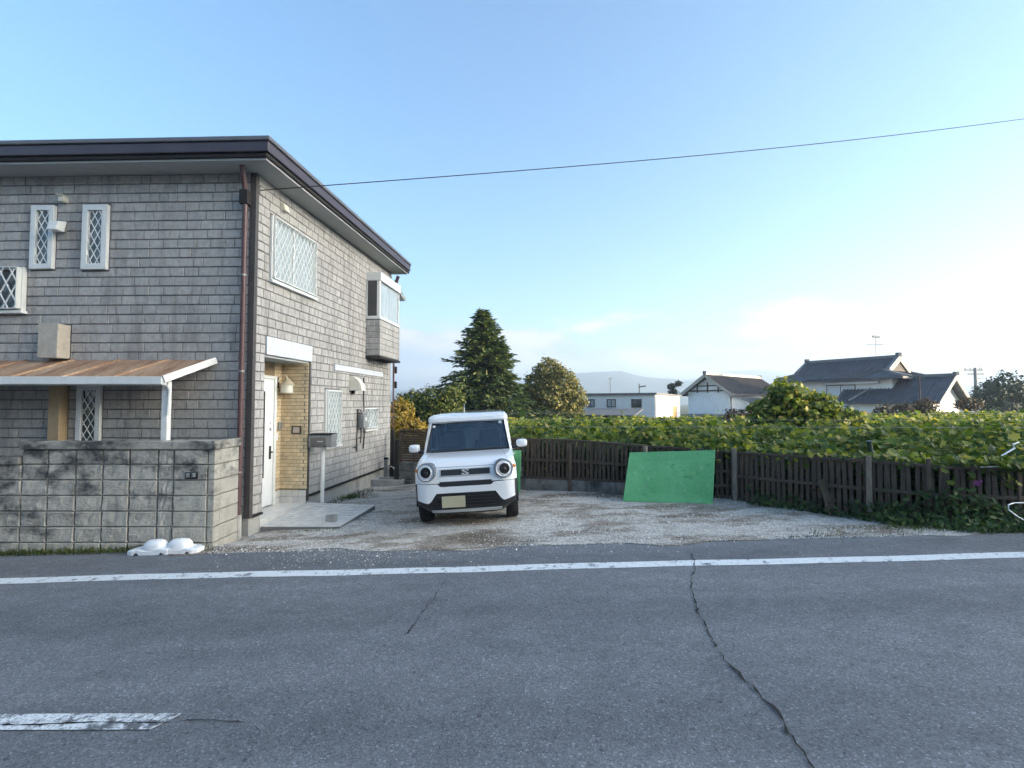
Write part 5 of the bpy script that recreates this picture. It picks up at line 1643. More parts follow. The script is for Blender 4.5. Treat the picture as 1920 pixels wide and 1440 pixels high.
tree('golden_tree', 'yellow autumn leaved tree beside the rear corner of the house', (-5.3, 22, -1.8), [((-5.2, 22, 1.1), (.75, .8, .85)), ((-4.6, 22, .35), (.85, .8, .75)), ((-5.3, 22, -.1), (.8, .8, .9)), ((-4.0, 21.6, .0), (.75, .7, .7))], 6500, .085, MAT['goldleaf'], .08)
tree('leafy_tree', 'leafy yellow green tree left of the conifer', (-4.6, 27, -2.2), [((-4.6, 27, 1.75), (.95, .9, .9)), ((-3.4, 27, 1.95), (.75, .8, .85)), ((-4.0, 26.6, .9), (1.3, .9, 1.0)), ((-5.6, 27, 1.6), (.9, .9, .85)), ((-3.2, 27, .6), (1.0, .9, .9))], 9500, .095, MAT['bushleaf'], .1)
tree('dark_shrub', 'dark evergreen shrubs below the conifer behind the car', (0.4, 30, -2.2), [((0.3, 30, .3), (1.3, 1, 1.0)), ((1.9, 31, .4), (1.4, 1, 1.0)), ((3.4, 32, .2), (1.2, 1, .8)), ((-1.2, 29, .3), (1.3, 1, .9)), ((-2.7, 29, .5), (1.2, 1, .9))], 7000, .10, MAT['darkleaf'], .08, cat='shrub')
tree('far_dark_tree', 'dark rounded tree at the right edge beyond the vines', (50, 50, -3.0), [((49.8, 50, 2.6), (1.6, 1.5, 1.5)), ((51.5, 50, 3.2), (1.8, 1.5, 1.7)), ((53.0, 50, 2.2), (1.8, 1.5, 1.8)), ((50.6, 49.6, 1.2), (1.9, 1.5, 1.4))], 5200, .17, MAT['darkleaf'], .2)
tree('distant_pine', 'small dark pine behind the white gabled house', (20.7, 62, -3.0), [((20.6, 62, 3.9), (.55, .5, .45)), ((21.5, 62, 4.3), (.5, .5, .4)), ((20.8, 62, 3.0), (.7, .6, .6)), ((20.6, 62, 1.8), (.8, .6, .9))], 1500, .13, MAT['darkleaf'], .12)
tree('reddish_shrub', 'brownish red leaved shrub in front of the gabled house', (11.6, 24, -1.5), [((11.2, 24, .9), (.75, .7, .6)), ((12.3, 24, 1.15), (.7, .7, .55)), ((11.8, 23.8, .5), (1.1, .7, .6))], 2400, .085, MAT['redleaf'], .06, cat='shrub')
tree('brown_shrub', 'thin brown shrub against the white wing at the right', (24.8, 30, -2.0), [((24.4, 30, 1.25), (.8, .7, .5)), ((25.8, 30, 1.5), (.7, .6, .55)), ((23.2, 30, 1.1), (.5, .6, .6)), ((29.0, 30.5, 1.7), (.9, .6, .45))], 1800, .10, MAT['redleaf'], .05, cat='shrub')
tree('climbing_vine_mound', 'tall mound of vine shoots rising above the vineyard before the tiled house', (9.0, 15, -.9), [((8.55, 15, 1.9), (.62, .7, .62)), ((9.5, 15, 1.65), (.6, .7, .5)), ((8.2, 15, 1.35), (.8, .7, .6)), ((9.9, 14.8, 1.25), (.85, .7, .45)), ((9.0, 14.6, 1.0), (1.2, .7, .6))], 4600, .082, MAT['vine'], .04, cat='vine', tmpl=GRAPE, shell=.35)


# vineyard: a low trellised sheet of grape leaves behind the fence
def fence_y(x):
    xs = [p[0] for p in FP]; ys = [p[1] for p in FP]
    return np.interp(x, xs, ys)


def vineyard():
    vy = empty('vineyard', (6, 14, -0.6), 'low trellised grape vines spreading behind the picket fence', 'vines')
    n = 78000
    yy = 6.6 * (36 / 6.6) ** rng.random(n)
    uu = rng.uniform(-0.10, 1.16, n)
    xx = uu * yy
    edge = fence_y(xx) + 0.22
    k = yy > edge
    k &= ~((xx < 0.2) & (yy < 12.5))
    xx, yy, edge = xx[k], yy[k], edge[k]
    top = np.minimum(0.96 + 0.032 * (yy - 8), 1.06) - 0.022 * np.maximum(0, yy - 14) + 0.015 * np.maximum(0, xx - 6) + 0.09 * np.sin(xx * 1.9 + yy * .7) + .09 * np.sin(xx * 4.3 - yy * 1.7) + .05 * np.sin(xx * 9 + yy * 5)
    top -= .22 * (yy - edge < .5) * rng.random(len(xx))
    # the sheet ends in an overhanging skirt by the fence, deeper leaves fewer
    depth = np.abs(rng.normal(0, .20, len(xx))) + .16 * (np.sin(xx * 2.7 + 1.3 * np.sin(yy * 2.1)) * np.sin(yy * 3.1 + xx) > .35)
    front = (yy - edge) < 0.35
    depth[front] = rng.random(front.sum()) * .6
    zz_ = top - depth
    sp = rng.random(len(xx)) < .02
    zz_[sp] += rng.random(sp.sum()) * .35
    size = np.clip(rng.lognormal(-3.15, .40, len(xx)), .020, .080) * (1 + yy / 28)
    nrm = rng.normal(0, .55, (len(xx), 3)) + np.array([0.0, -.35, .9])
    pos = np.stack([xx, yy, zz_], 1)
    # screen size decides which leaves are parts of their own
    scr = size / yy
    vis = (depth < .12) & (np.abs(xx / yy - .5) < .54) & (yy - edge < 3)
    order = np.argsort(-(scr * vis))
    own = order[:220]; rest = order[220:]
    o = scatter('foliage', GRAPE[0], GRAPE[1], pos[rest], size[rest], MAT['vine'], vy, normals=nrm[rest]); o['kind'] = 'stuff'
    me = bpy.data.meshes.new('leaf'); me.from_pydata([tuple(v) for v in GRAPE[0]], [], [tuple(int(i) for i in f) for f in GRAPE[1]]); me.materials.append(MAT['vine_single'])
    for i in own:
        o = bpy.data.objects.new('leaf', me)
        o.location = Vector(pos[i].tolist()) - ORG[vy]
        q = Vector(nrm[i].tolist()).to_track_quat('Z', 'Y').to_euler()
        q.rotate_axis('Z', random.uniform(0, 6.28))
        o.rotation_euler = q
        s_ = float(size[i]); o.scale = (s_, s_, s_)
        link(o, vy)
    # hanging leaves and shade behind the fence
    n2 = 5200
    x2 = rng.uniform(.3, 8.5, n2); y2 = fence_y(x2) + .14 + np.abs(rng.normal(0, .3, n2)); z2 = rng.uniform(.15, .95, n2)
    o = scatter('hanging_foliage', GRAPE[0], GRAPE[1], np.stack([x2, y2, z2], 1), rng.uniform(.05, .09, n2), MAT['weed'], vy, normals=rng.normal(0, .6, (n2, 3)) + np.array([0, -.8, .3])); o['kind'] = 'stuff'
    # shoots spilling over the top rail
    n3 = 520
    x3 = np.concatenate([rng.normal(6.3, .35, n3 // 2), rng.uniform(2.6, 7.4, n3 - n3 // 2)]); y3 = fence_y(x3) + rng.uniform(-.10, .22, n3)
    z3 = .93 + .10 * rng.random(n3) - .30 * rng.random(n3) ** 2 * (y3 < fence_y(x3) - .03)
    o = scatter('spilling_foliage', GRAPE[0], GRAPE[1], np.stack([x3, y3, z3], 1), rng.uniform(.03, .065, n3), MAT['vine'], vy, normals=rng.normal(0, .5, (n3, 3)) + np.array([0, -.5, .7])); o['kind'] = 'stuff'
    # trellis: posts, canes, wires
    for i in range(9):
        for j in range(4):
            px, py = 1.2 + i * 2.6 + j * .4, 11.2 + j * 4.5
            m = MB(); m.tube([(px, py, -1.2), (px + random.uniform(-.1, .1), py, .4), (px + random.uniform(-.2, .2), py, 1.0)], [.05, .035, .025], 6); m.build('vine_stem', MAT['bark'], vy, smooth=60)
    for yk in (10.6, 13.5, 18):
        m = MB(); m.tube([(-.5, yk, 1.02 + .02 * yk), (yk * 1.15, yk, 1.0 + .02 * yk)], .004, 4); m.build('trellis_wire', MAT['greymetal'], vy)


m_, nt_, n_, l_, b_ = new_mat('vine_leaf_single')
oi = n_.new('ShaderNodeObjectInfo')
c_ = ramp(n_, l_, oi.outputs['Random'], [(0.0, (0.04, 0.085, 0.018)), (0.4, (0.085, 0.145, 0.026)), (0.75, (0.155, 0.205, 0.036)), (1.0, (0.34, 0.32, 0.06))])
l_.new(c_, b_.inputs['Base Color']); b_.inputs['Roughness'].default_value = .5; b_.inputs['Specular IOR Level'].default_value = .3
t_ = n_.new('ShaderNodeBsdfTranslucent'); l_.new(c_, t_.inputs[0])
x_ = n_.new('ShaderNodeMixShader'); x_.inputs[0].default_value = .35
l_.new(b_.outputs[0], x_.inputs[1]); l_.new(t_.outputs[0], x_.inputs[2]); l_.new(x_.outputs[0], n_['Material Output'].inputs[0])
MAT['vine_single'] = m_
vineyard()
m = MB(); m.tube([(5.62, 7.35, -.3), (5.50, 7.42, 1.15)], .035, 10); m.tube([(5.50, 7.42, 1.15), (5.495, 7.42, 1.17)], .045, 10)
tag(m.build('trellis_post', MAT['darkgreen'], smooth=40), 'leaning dark green trellis post behind the fence', 'post')
m = MB(); m.tube([(6.95, 6.95, .93), (7.30, 7.0, 1.10), (7.27, 7.0, 1.15), (7.38, 7.02, 1.18)], .012, 8)
tag(m.build('trellis_pipe', MAT['plastic'], smooth=40), 'bent white pipe end sticking out of the vines at the right', 'pipe')
m = MB(); m.tube([(6.05, 6.24, 0.925), (6.3, 6.2, .94), (6.6, 6.18, .925)], .009, 6)
tag(m.build('cane', plain('pale_cane', (.45, .43, .34), .7)), 'pale cut cane lying on the top rail of the fence', 'cane')
m = MB(); m.tube([(6.9, 6.10, .50), (6.30, 6.08, .50), (6.21, 6.06, .48), (6.20, 6.05, .42), (6.28, 6.02, .34), (6.42, 6.0, .26), (6.50, 5.99, .17)], .008, 6)
tag(m.build('loose_cable', MAT['plastic'], smooth=60), 'loose white cable hanging down the fence at the right edge', 'cable')

# weeds and creepers
wn_ = 900
xw = np.concatenate([rng.uniform(3.9, 6.6, wn_ // 2), rng.uniform(4.9, 7.2, wn_ - wn_ // 2), rng.normal(5.8, .55, 420)])
base = fence_y(xw)
hw_ = np.concatenate([np.abs(rng.normal(0, .10, wn_)), rng.uniform(0, .5, 420) * np.exp(-((xw[wn_:] - 5.75) / .6) ** 2)])
yw = base - .06 - np.abs(rng.normal(0, .07, len(xw))) - .12 * (hw_ < .12) - .22 * rng.random(len(xw)) * (xw > 5.0) * (hw_ < .08)
yw = np.maximum(yw, 5.98)
zw = np.array([zlot(a, b) for a, b in zip(xw, yw)]) + .03 + hw_
o = scatter('fence_creeper', OVAL[0], OVAL[1], np.stack([xw, yw, zw], 1), rng.uniform(.025, .055, len(xw)), MAT['weed'], normals=rng.normal(0, .5, (len(xw), 3)) + np.array([-.3, -.8, .5]))
tag(o, 'dark green creeper and weeds climbing the foot of the fence', 'weeds', kind='stuff')
pf = scatter('flower', OVAL[0], OVAL[1], np.array([[5.98, 6.22, .74], [6.0, 6.215, .71], [5.96, 6.225, .72], [6.02, 6.21, .745]]), np.full(4, .035), MAT['purple'], normals=np.array([[-.3, -1, .2]] * 4))
tag(pf, 'tiny purple flowers on the fence creeper', 'flowers')


def grass(name, label, pts, n, h, spread):
    P = []
    for (x, y), w in pts:
        k = int(n * w)
        P.append(np.stack([rng.normal(x, spread[0], k), rng.normal(y, spread[1], k)], 1))
    P = np.concatenate(P)
    z = np.array([zlot(a, b) if b > 6 else zroad(a) for a, b in P])
    nr = rng.normal(0, .6, (len(P), 3)); nr[:, 2] *= .2; nr[:, 1] -= .4
    o = scatter(name, BLADE[0], BLADE[1], np.stack([P[:, 0], P[:, 1], z], 1), rng.uniform(.5, 1.3, len(P)) * h, MAT['grass'], normals=nr, roll=rng.normal(0, .45, len(P)))
    tag(o, label, 'grass', kind='stuff')


grass('wall_grass', 'thin green grass along the foot of the block wall', [((-7.0 + .33 * i, 6.19), .11) for i in range(9)] + [((-3.98, 6.12), .05)], 1500, .075, (.12, .035))
grass('foundation_weeds', 'tuft of weeds by the house foundation', [((-3.3, 9.9), .5), ((-3.42, 8.85), .25), ((-3.2, 10.5), .25)], 500, .10, (.10, .16))
grass('porch_weeds', 'small weeds at the front edge of the porch', [((-3.05, 7.17), .5), ((-2.7, 7.22), .3), ((-2.4, 7.9), .2)], 240, .05, (.10, .03))
grass('verge_grass', 'thin grass where the fence foot meets the road at the right', [((5.0, 6.30), .25), ((5.5, 6.2), .3), ((6.0, 6.10), .3), ((6.5, 6.08), .15)], 1100, .06, (.28, .07))
grass('lot_weeds', 'low grass tufts along the fence side of the lot', [((4.3, 7.4), .3), ((3.6, 8.2), .2), ((4.1, 6.15), .3), ((2.0, 8.75), .2)], 700, .05, (.25, .12))

# ------------------------------------------------------------------ houses beyond the vines
def frame_at(c, a):
    """corner c nearest the camera; l runs left-and-back, r runs right-and-back"""
    l = Vector((-math.cos(a), math.sin(a), 0)); r = Vector((math.sin(a), math.cos(a), 0))
    return lambda s, t, z: Vector((c[0], c[1], 0)) + l * s + r * t + Vector((0, 0, z))


def fbox(m, P, s0, s1, t0, t1, z0, z1):
    return m.hexa([P(s, t, z) for z in (z0, z1) for s, t in ((s0, t0), (s1, t0), (s1, t1), (s0, t1))])


def bg_window(root, P, face, a0, a1, z0, z1, pane, frame=MAT['darkwood'], nm='window', mull=True):
    """face 'l': on the wall along s (t = 0); 'r': on the wall along t (s = 0)"""
    def bx(m, b0, b1, c0, c1, d0, d1):
        if face == 'l': fbox(m, P, b0, b1, -d1, -d0, c0, c1)
        else: fbox(m, P, -d1, -d0, b0, b1, c0, c1)
    f = .07
    m = MB(); bx(m, a0, a1, z0, z0 + f, 0, .06); bx(m, a0, a1, z1 - f, z1, 0, .06); bx(m, a0, a0 + f, z0 + f, z1 - f, 0, .06); bx(m, a1 - f, a1, z0 + f, z1 - f, 0, .06)
    if mull: bx(m, (a0 + a1) / 2 - .03, (a0 + a1) / 2 + .03, z0 + f, z1 - f, 0, .05)
    w = m.build(nm, frame, root)
    m = MB(); bx(m, a0 + f, a1 - f, z0 + f, z1 - f, .002, .03); m.build('pane', pane, w)
    return w


# flat roofed white building with a brown shed before it
A = empty('flat_roofed_building', (11.9, 40, -3), 'low white flat roofed building behind the vines left of the gabled house', 'building')
PA = frame_at((11.9, 40.0), R(28))
m = MB(); fbox(m, PA, 0, 6.6, 0, 13, -3.2, 2.45); m.build('wall', MAT['stucco'], A)
m = MB(); fbox(m, PA, -.18, 6.8, -.18, 13.2, 2.452, 2.62); m.build('roof', MAT['greyroof'], A)
bg_window(A, PA, 'l', 5.2, 5.95, 1.4, 2.1, MAT['pane'])
bg_window(A, PA, 'l', 3.3, 4.1, 1.4, 2.1, MAT['pane'])
bg_window(A, PA, 'l', 1.1, 1.95, 1.38, 2.1, MAT['darkpane'], mull=False)
bg_window(A, PA, 'r', 8.2, 10.5, -.6, 1.5, MAT['orangedoor'], MAT['palewood'], 'door')
m = MB(); m.tube([PA(-.06, .08, 2.4), PA(-.06, .08, -2)], .05, 6); m.build('downpipe', MAT['whitepaint'], A)
AN = empty('lean_to_annex', (14.5, 38.5, -3), 'low white annex with a flat top at the right foot of the flat roofed building', 'annex')
PN = frame_at((13.2, 38.6), R(28))
m = MB(); fbox(m, PN, 0, 1.2, 0, 6, -3.2, .22); m.build('wall', MAT['stucco'], AN)
m = MB(); fbox(m, PN, -.1, 1.3, -.1, 6.1, .222, .32); m.build('roof', MAT['whitepaint'], AN)
SH = empty('brown_shed', (9, 37, -3), 'dark brown shed with a grey sheet roof before the white building', 'shed')
PS = frame_at((9.45, 37.3), R(28))
m = MB(); fbox(m, PS, 0, 4.0, 0, 2.3, -3, .72); m.build('wall', MAT['shed'], SH)
m = MB(); m.hexa([PS(-.15, -.25, .74), PS(4.15, -.25, .74), PS(4.15, 2.4, 1.22), PS(-.15, 2.4, 1.22), PS(-.15, -.25, .82), PS(4.15, -.25, .82), PS(4.15, 2.4, 1.30), PS(-.15, 2.4, 1.30)]); m.build('roof', MAT['greyroof'], SH)
m = MB(); m.tube([(8.6, 42, 2.6), (8.6, 42, 4.0)], .03, 5); m.tube([(8.4, 42, 3.9), (8.8, 42, 3.9)], .015, 4)
tag(m.build('roof_mast', MAT['greymetal']), 'thin mast on the flat roof, the left one', 'mast')
m = MB(); m.tube([(11.4, 43, 2.6), (11.4, 43, 3.5)], .04, 5); m.tube([(11.4, 43, 3.2), (12.0, 43, 3.3)], .05, 5)
tag(m.build('roof_camera_mast', MAT['darkmetal']), 'short dark mast with a side arm on the flat roof', 'mast')


def slope_ribs(m, a, b, c, d, n, r=.06):
    """tile columns running from eave a-b up to ridge d-c"""
    for i in range(n + 1):
        t = i / n
        p, q = Vector(a).lerp(Vector(b), t), Vector(d).lerp(Vector(c), t)
        m.bar(p + V(0, 0, .05), q + V(0, 0, .05), r, .07)


def gable_roof(root, P, s0, s1, t0, t1, ze, zr, ovs, ovt, mat, ribs=0, along='t', ridge_mat=MAT['ridge'], th=.16, timber=MAT['palewood']):
    """ridge along t (gables at the s-facing... ends t0/t1) or along s"""
    if along == 't':
        mid = (s0 + s1) / 2; k = (zr - ze) / (mid - s0)
        e0, e1 = (s0 - ovs), (s1 + ovs); zo = ze - k * ovs
        L = lambda q, z: [P(q, t0 - ovt, z), P(q, t1 + ovt, z)]
    else:
        mid = (t0 + t1) / 2; k = (zr - ze) / (mid - t0)
        e0, e1 = (t0 - ovs), (t1 + ovs); zo = ze - k * ovs
        L = lambda q, z: [P(s0 - ovt, q, z), P(s1 + ovt, q, z)]
    A0, A1 = L(e0, zo); B0, B1 = L(mid, zr); C0, C1 = L(e1, zo)
    up = V(0, 0, th)
    m = MB(); m.hexa([A0, A1, B1, B0, A0 + up, A1 + up, B1 + up, B0 + up]); m.hexa([C0, C1, B1, B0, C0 + up, C1 + up, B1 + up, B0 + up])
    rf = m.build('roof', mat, root)
    if ribs:
        m = MB(); slope_ribs(m, A0 + up, A1 + up, B1 + up, B0 + up, ribs); slope_ribs(m, C0 + up, C1 + up, B1 + up, B0 + up, ribs)
        m.build('tile_rows', mat, rf)['kind'] = 'stuff'
    m = MB(); m.bar(B0 + V(0, 0, th + .10), B1 + V(0, 0, th + .10), .34, .30); rd = m.build('ridge', ridge_mat, rf)
    for e_ in (B0, B1):
        m = MB(); m.bar(e_ + V(0, 0, th + .05), e_ + V(0, 0, th + .38), .36, .30); m.build('ridge_end_tile', MAT['tileroof'], rf)
    for a, b in ((A0, B0), (C0, B0), (A1, B1), (C1, B1)):
        m = MB(); m.bar(a + V(0, 0, .0), b + V(0, 0, .0), .10, .30); m.build('bargeboard', timber, rf)
    return rf


# white gabled storehouse
B = empty('gabled_house', (24.9, 55, -4), 'white walled gabled house with a brown tiled roof and bare blank end wall', 'house')
PB = frame_at((24.9, 55.0), R(50))
m = MB(); fbox(m, PB, 0, 5.1, 0, 13.5, -5, 3.05); m.prism([PB(0, 0, 3.05), PB(5.1, 0, 3.05), PB(2.55, 0, 4.75)], PB(0, 13.5, 0) - PB(0, 0, 0)); m.build('wall', MAT['stucco'], B)
gable_roof(B, PB, 0, 5.1, 0, 13.5, 3.15, 5.0, .75, .75, MAT['brownroof'], 30, 't', plain('pale_ridge', (.55, .52, .47), .8))
m = MB(); fbox(m, PB, .2, 4.9, -.10, -.01, 3.15, 3.30); fbox(m, PB, 1.2, 3.9, -.10, -.01, 3.75, 3.87)
for s_ in (1.2, 2.5, 3.8): fbox(m, PB, s_, s_ + .14, -.11, -.012, 3.0, 4.2 if s_ == 2.5 else 3.8)
m.build('gable_timbers', MAT['darkwood'], B)
bg_window(B, PB, 'r', 5.2, 8.2, .7, 2.1, MAT['darkpane'])
m = MB(); fbox(m, PB, -.12, -.01, 9.0, 13.3, 1.7, 2.5); m.build('shutter_box', MAT['whitepaint'], B)
m = MB(); m.tube([PB(-.1, .6, 2.7), PB(-.1, .2, 2.3), PB(-.1, .2, -2)], .06, 6); m.build('downpipe', MAT['darkmetal'], B)
m = MB(); m.hexa([PB(-.5, -2.0, -.1), PB(5.6, -2.0, -.1), PB(5.6, -.02, .35), PB(-.5, -.02, .35), PB(-.5, -2.0, .02), PB(5.6, -2.0, .02), PB(5.6, -.02, .47), PB(-.5, -.02, .47)]); m.build('pent_roof', MAT['greyroof'], B)
# low tiled shed between it and the big house
LS = empty('tiled_outbuilding', (25.5, 47, -3), 'low outbuilding with a grey tiled slope beside the gabled house', 'outbuilding')
PL = frame_at((25.2, 46.5), R(45))
m = MB(); fbox(m, PL, 0, 2.6, 0, 7, -4, .85); m.build('wall', MAT['stucco'], LS)
m = MB(); m.hexa([PL(-.3, -.3, .75), PL(-.3, 7.3, .75), PL(2.7, 7.3, 2.1), PL(2.7, -.3, 2.1), PL(-.3, -.3, .9), PL(-.3, 7.3, .9), PL(2.7, 7.3, 2.25), PL(2.7, -.3, 2.25)]); rf = m.build('roof', MAT['ridge'], LS)
m = MB(); slope_ribs(m, PL(-.3, -.3, .9), PL(-.3, 7.3, .9), PL(2.7, 7.3, 2.25), PL(2.7, -.3, 2.25), 16); m.build('tile_rows', MAT['ridge'], rf)['kind'] = 'stuff'

# large tiled house: main block with hipped gable roof, and a gabled wing
C = empty('tiled_house', (37.3, 46, -4), 'large white walled house with dark blue grey tiled roofs', 'house')
PC = frame_at((37.3, 46.0), R(58))
m = MB(); fbox(m, PC, 1.0, 11.2, .9, 7.2, -5, 4.35); m.build('wall', MAT['stucco'], C)


def hip_gable(P, s0, s1, t0, t1, ze, zb, zr, inset, gin):
    tm = (t0 + t1) / 2
    k = (zr - ze) / (tm - t0)
    tb0, tb1 = t0 + (zb - ze) / k, t1 - (zb - ze) / k
    th = V(0, 0, .18)
    e = [P(s0, t0, ze), P(s1, t0, ze), P(s1, t1, ze), P(s0, t1, ze)]
    e[0] += V(0, 0, .18); e[1] += V(0, 0, .18); e[2] += V(0, 0, .18); e[3] += V(0, 0, .18)     # upswept corners
    em = [P((s0 + s1) / 2, t0, ze), P(s1, tm, ze), P((s0 + s1) / 2, t1, ze), P(s0, tm, ze)]
    b = [P(s0 + inset, tb0, zb), P(s1 - inset, tb0, zb), P(s1 - inset, tb1, zb), P(s0 + inset, tb1, zb)]
    r = [P(s0 + gin, tm, zr), P(s1 - gin, tm, zr)]
    g = [P(s0 + gin, tb0, zb), P(s1 - gin, tb0, zb), P(s1 - gin, tb1, zb), P(s0 + gin, tb1, zb)]
    return e, em, b, r, g


e, em, b, r, g = hip_gable(PC, -.2, 12.2, -.1, 8.1, 4.2, 5.05, 6.45, 2.1, 1.7)
m = MB()
for i in range(4):
    j = (i + 1) % 4
    if i in (0, 2): m.add([e[i], em[i], e[j], b[j], b[i]], [(0, 1, 2, 3, 4)])
    else: m.add([e[i], em[i], e[j], b[j], b[i]], [(0, 1, 2, 3, 4)])
m.quad(g[0], g[1], r[1], r[0]); m.quad(g[3], g[2], r[1], r[0])
m.add([q - V(0, 0, .22) for q in e] , [(0, 1, 2, 3)])
for i in range(4):
    j = (i + 1) % 4
    m.add([e[i], em[i], e[j], e[j] - V(0, 0, .22), em[i] - V(0, 0, .22), e[i] - V(0, 0, .22)], [(0, 1, 2, 3, 4, 5)])
rf = m.build('roof', MAT['tileroof'], C)
rf['label'] = 'upper hipped gable roof of dark tiles'
m = MB()
slope_ribs(m, e[0].lerp(em[0], .6), e[1].lerp(em[0], .6), b[1], b[0], 34, .10); slope_ribs(m, g[0], g[1], r[1], r[0], 30, .10); slope_ribs(m, e[3], e[0], b[0], b[3], 20, .10)
m.build('tile_rows', MAT['tileroof'], rf)['kind'] = 'stuff'
m = MB(); m.bar(r[0] + V(0, 0, .14), r[1] + V(0, 0, .14), .38, .32); m.build('ridge', MAT['ridge'], rf)
for q in r:
    m = MB(); m.bar(q + V(0, 0, .1), q + V(0, 0, .52), .4, .35); m.build('ridge_end_tile', MAT['tileroof'], rf)
for a_, b_2 in ((g[0], r[0]), (g[3], r[0]), (g[1], r[1]), (g[2], r[1])):
    m = MB(); m.bar(a_ + V(0, 0, .12), b_2 + V(0, 0, .12), .28, .22); m.build('verge_ridge', MAT['ridge'], rf)
    m = MB(); sh_ = (PC(-.25, 0, 0) - PC(0, 0, 0)) * (1 if b_2 is r[0] else -1) ; m.bar(a_ + sh_ * .4 - V(0, 0, .20), b_2 + sh_ * .4 - V(0, 0, .20), .12, .26); m.build('bargeboard', MAT['palewood'], rf)
m = MB(); m.add([g[0], g[3], r[0]], [(0, 1, 2)]); m.add([g[1], g[2], r[1]], [(0, 1, 2)]); m.build('gable_end', MAT['darkwood'], rf)
for a_, b_2 in zip(e, b):
    m = MB(); m.bar(a_ + V(0, 0, .05), b_2 + V(0, 0, .1), .25, .25); m.build('hip_ridge', MAT['ridge'], rf)
bg_window(C, lambda s, t, z: PC(s, t + .9, z), 'l', 4.2, 7.0, 2.2, 3.7, MAT['whitepaint'], MAT['darkwood'])
m = MB(); fbox(m, PC, 2.0, 7.2, .3, .895, 3.75, 3.95); m.build('eave_box', MAT['whitepaint'], C)
W = empty('house_wing', (37.9, 43.4, -4), 'gabled wing with dark tiles at the right end of the tiled house', 'house wing')
PWg = frame_at((37.9, 43.4), R(58))
m = MB(); fbox(m, PWg, .0, 6.9, .2, 7.2, -5, 2.08); m.prism([PWg(0, .2, 2.08), PWg(0, 7.2, 2.08), PWg(0, 3.7, 3.95)], PWg(6.9, 0, 0) - PWg(0, 0, 0)); m.build('wall', MAT['stucco'], W)
gable_roof(W, PWg, 0, 7.0, .2, 7.2, 2.12, 4.15, .75, .75, MAT['tileroof'], 26, 's', MAT['ridge'], timber=plain('cream_timber', (.62, .58, .50), .8))
m = MB(); m.bar(PWg(6.4, -.55, 2.05), PWg(5.0, 2.6, 3.75), .12, .14); m.build('valley_flashing', MAT['greymetal'], W)
# TV aerial on the main ridge
an = empty('tv_aerial', tuple(r[0].lerp(r[1], .22)), 'thin television aerial standing on the main tiled ridge', 'aerial')
q = r[0].lerp(r[1], .22)
m = MB(); m.tube([q, q + V(0, 0, 2.4)], .035, 6); m.build('mast', MAT['greymetal'], an)
m = MB(); m.tube([q + V(-1.0, 0, 1.55), q + V(.8, 0, 1.6)], .02, 4)
for t in range(6): m.tube([q + V(-.9 + .32 * t, -.25, 1.56), q + V(-.9 + .32 * t, .25, 1.56)], .012, 4)
m.build('lower_array', MAT['greymetal'], an)
m = MB(); m.bar(q + V(-.3, 0, 2.42), q + V(.45, 0, 2.36), .22, .14); m.tube([q + V(-.4, 0, 2.52), q + V(.1, 0, 2.55)], .02, 4); m.build('upper_array', MAT['greymetal'], an)
m = MB(); m.tube([(35.0, 41.2, -2), (35.0, 41.2, 4.05)], [.06, .05], 6); m.tube([(34.6, 41.2, 3.9), (35.0, 41.2, 4.07), (35.4, 41.2, 3.85)], .02, 4)
tag(m.build('aerial_pole', MAT['darkmetal']), 'slim dark pole standing in front of the tiled wing roof', 'pole')
# utility pole
up_ = empty('utility_pole', (58, 60, -4), 'concrete utility pole with crossarms right of the tiled house', 'utility pole')
m = MB(); m.tube([(58, 60, -4), (58, 60, 6.2)], [.22, .16], 10); m.build('pole', MAT['pole'], up_, smooth=40)
for z_, x0_, x1_ in ((5.9, -1.3, .9), (5.4, -.9, 1.1)):
    m = MB(); m.bar((58 + x0_, 60, z_), (58 + x1_, 60, z_), .16, .16); m.build('crossarm', MAT['pole'], up_)
for x_ in (-1.2, -.6, .6, .85):
    m = MB(); m.lathe([(.0, .32), (.06, .30), (.09, .15), (.05, .0)], (58 + x_, 60, 5.95), n=8); m.build('insulator', MAT['alu'], up_)
m = MB(); m.tube([(58.2, 60, 4.9), (59.4, 60, 4.9), (59.4, 60, 3.0), (58.2, 60, 3.0)], .06, 5); m.build('cable_loop', MAT['greymetal'], up_)
m = MB(); m.bar((57.7, 60, 2.2), (57.7, 60, 2.7), .3, .3); m.build('junction_box', MAT['greymetal'], up_)
m = MB(); m.tube([(41.5, 47, -2), (41.5, 47, 1.9)], .14, 8); m.bar((41.5, 47, 1.9), (41.5, 47, 2.15), .5, .5); tag(m.build('chimney_pipe', MAT['darkmetal']), 'short dark stove pipe near the dark tree at the right', 'chimney pipe')

# overhead service wire from the house corner to a pole out of the frame
a_, b_2 = SD.P(0.06, 4.93, .03), V(15.0, 12.0, 9.28)
pts = [a_.lerp(b_2, i / 40) - V(0, 0, math.sin(math.pi * i / 40) * .16) for i in range(41)]
m = MB(); m.tube(pts, .0075, 5)
tag(m.build('service_wire', MAT['darkmetal'], smooth=80), 'thin dark overhead wire running from the house corner across the sky', 'wire')

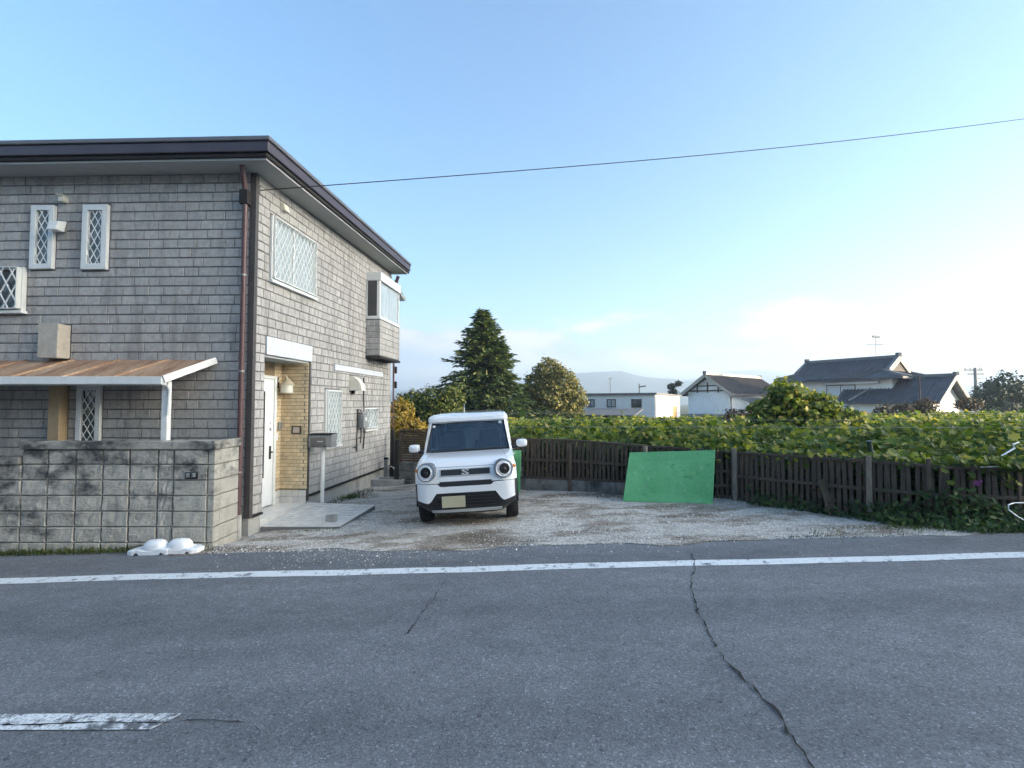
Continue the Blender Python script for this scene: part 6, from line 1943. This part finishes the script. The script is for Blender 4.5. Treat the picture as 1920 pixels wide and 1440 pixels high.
# ------------------------------------------------------------------ out of frame: buildings added to shade the foreground and front wall
def shade_block(name, label, x0, x1, y0, y1, h, wall, storeys, face, step=4.2, roof_h=0.5):
    """an added, unseen light-blocking building with rows of windows on the side that faces the lot"""
    t = empty(name, ((x0 + x1) / 2, (y0 + y1) / 2, -1), label, 'building')
    m = MB(); m.box(x0, x1, y0, y1, -3, h); m.build('wall', wall, t)
    m = MB()
    if roof_h > 1:
        xm = (y0 + y1) / 2; m.prism([(x0 - .5, y0 - .6, h + .003), (x0 - .5, y1 + .6, h + .003), (x0 - .5, xm, h + roof_h)], (x1 - x0 + 1, 0, 0))
    else:
        m.box(x0 - .3, x1 + .3, y0 - .3, y1 + .3, h + .003, h + roof_h)
    m.build('roof', MAT['tileroof'], t)
    for k in range(storeys):
        z = 0.9 + k * (h / storeys)
        q = (y0 if face == 'x' else x0) + 1.2
        while q < (y1 if face == 'x' else x1) - 2:
            m = MB(); n2 = MB()
            if face == 'x': m.box(x0 - .08, x0 - .003, q, q + 1.7, z, z + 1.2); n2.box(x0 - .10, x0 - .083, q + .08, q + 1.62, z + .08, z + 1.12)
            else: m.box(q, q + 1.7, y1 + .003, y1 + .08, z, z + 1.2); n2.box(q + .08, q + 1.62, y1 + .083, y1 + .10, z + .08, z + 1.12)
            w = m.build('window', MAT['alu'], t); n2.build('pane', MAT['darkpane'], w)
            q += step


shade_block('sun_blocker', 'sun blocker shaped as a five storey block, added out of frame far to the right', 82, 94, -80, -3.2, 18.6, MAT['stucco'], 5, 'x', 6.5)  # added to keep the low sun off the lot and near house
shade_block('sky_blocker_left', 'unseen dark walled house added behind the viewer to darken the front of the grey house', -17, -3.5, -15, -7.2, 7.2, plain('brown_cladding', (.16, .13, .11), .8), 2, 'y', 4.2, 2.2)  # added to cut the sky light reaching the road-facing wall
shade_block('sky_blocker_right', 'unseen brown two storey building added behind the viewer to darken the front wall', -2.5, 6, -16, -7.6, 6.2, plain('tan_cladding', (.20, .17, .14), .8), 2, 'y', 3.6, 2.0)  # second added building, blocking more sky behind the viewer

# ------------------------------------------------------------------ air
m = MB(); m.box(-3400, 3400, -200, 2950, -12, 215)
hz = m.build('haze', [])if False else None
hm = bpy.data.materials.new('haze_air'); hm.use_nodes = True
hm.node_tree.nodes.clear()
ho = hm.node_tree.nodes.new('ShaderNodeOutputMaterial'); hv = hm.node_tree.nodes.new('ShaderNodeVolumePrincipled')
hv.inputs['Color'].default_value = (0.62, 0.80, 1.0, 1); hv.inputs['Density'].default_value = 0.0007; hv.inputs['Anisotropy'].default_value = 0.25
hm.node_tree.links.new(hv.outputs[0], ho.inputs['Volume'])
hz = m.build('haze', hm)
tag(hz, kind='stuff')
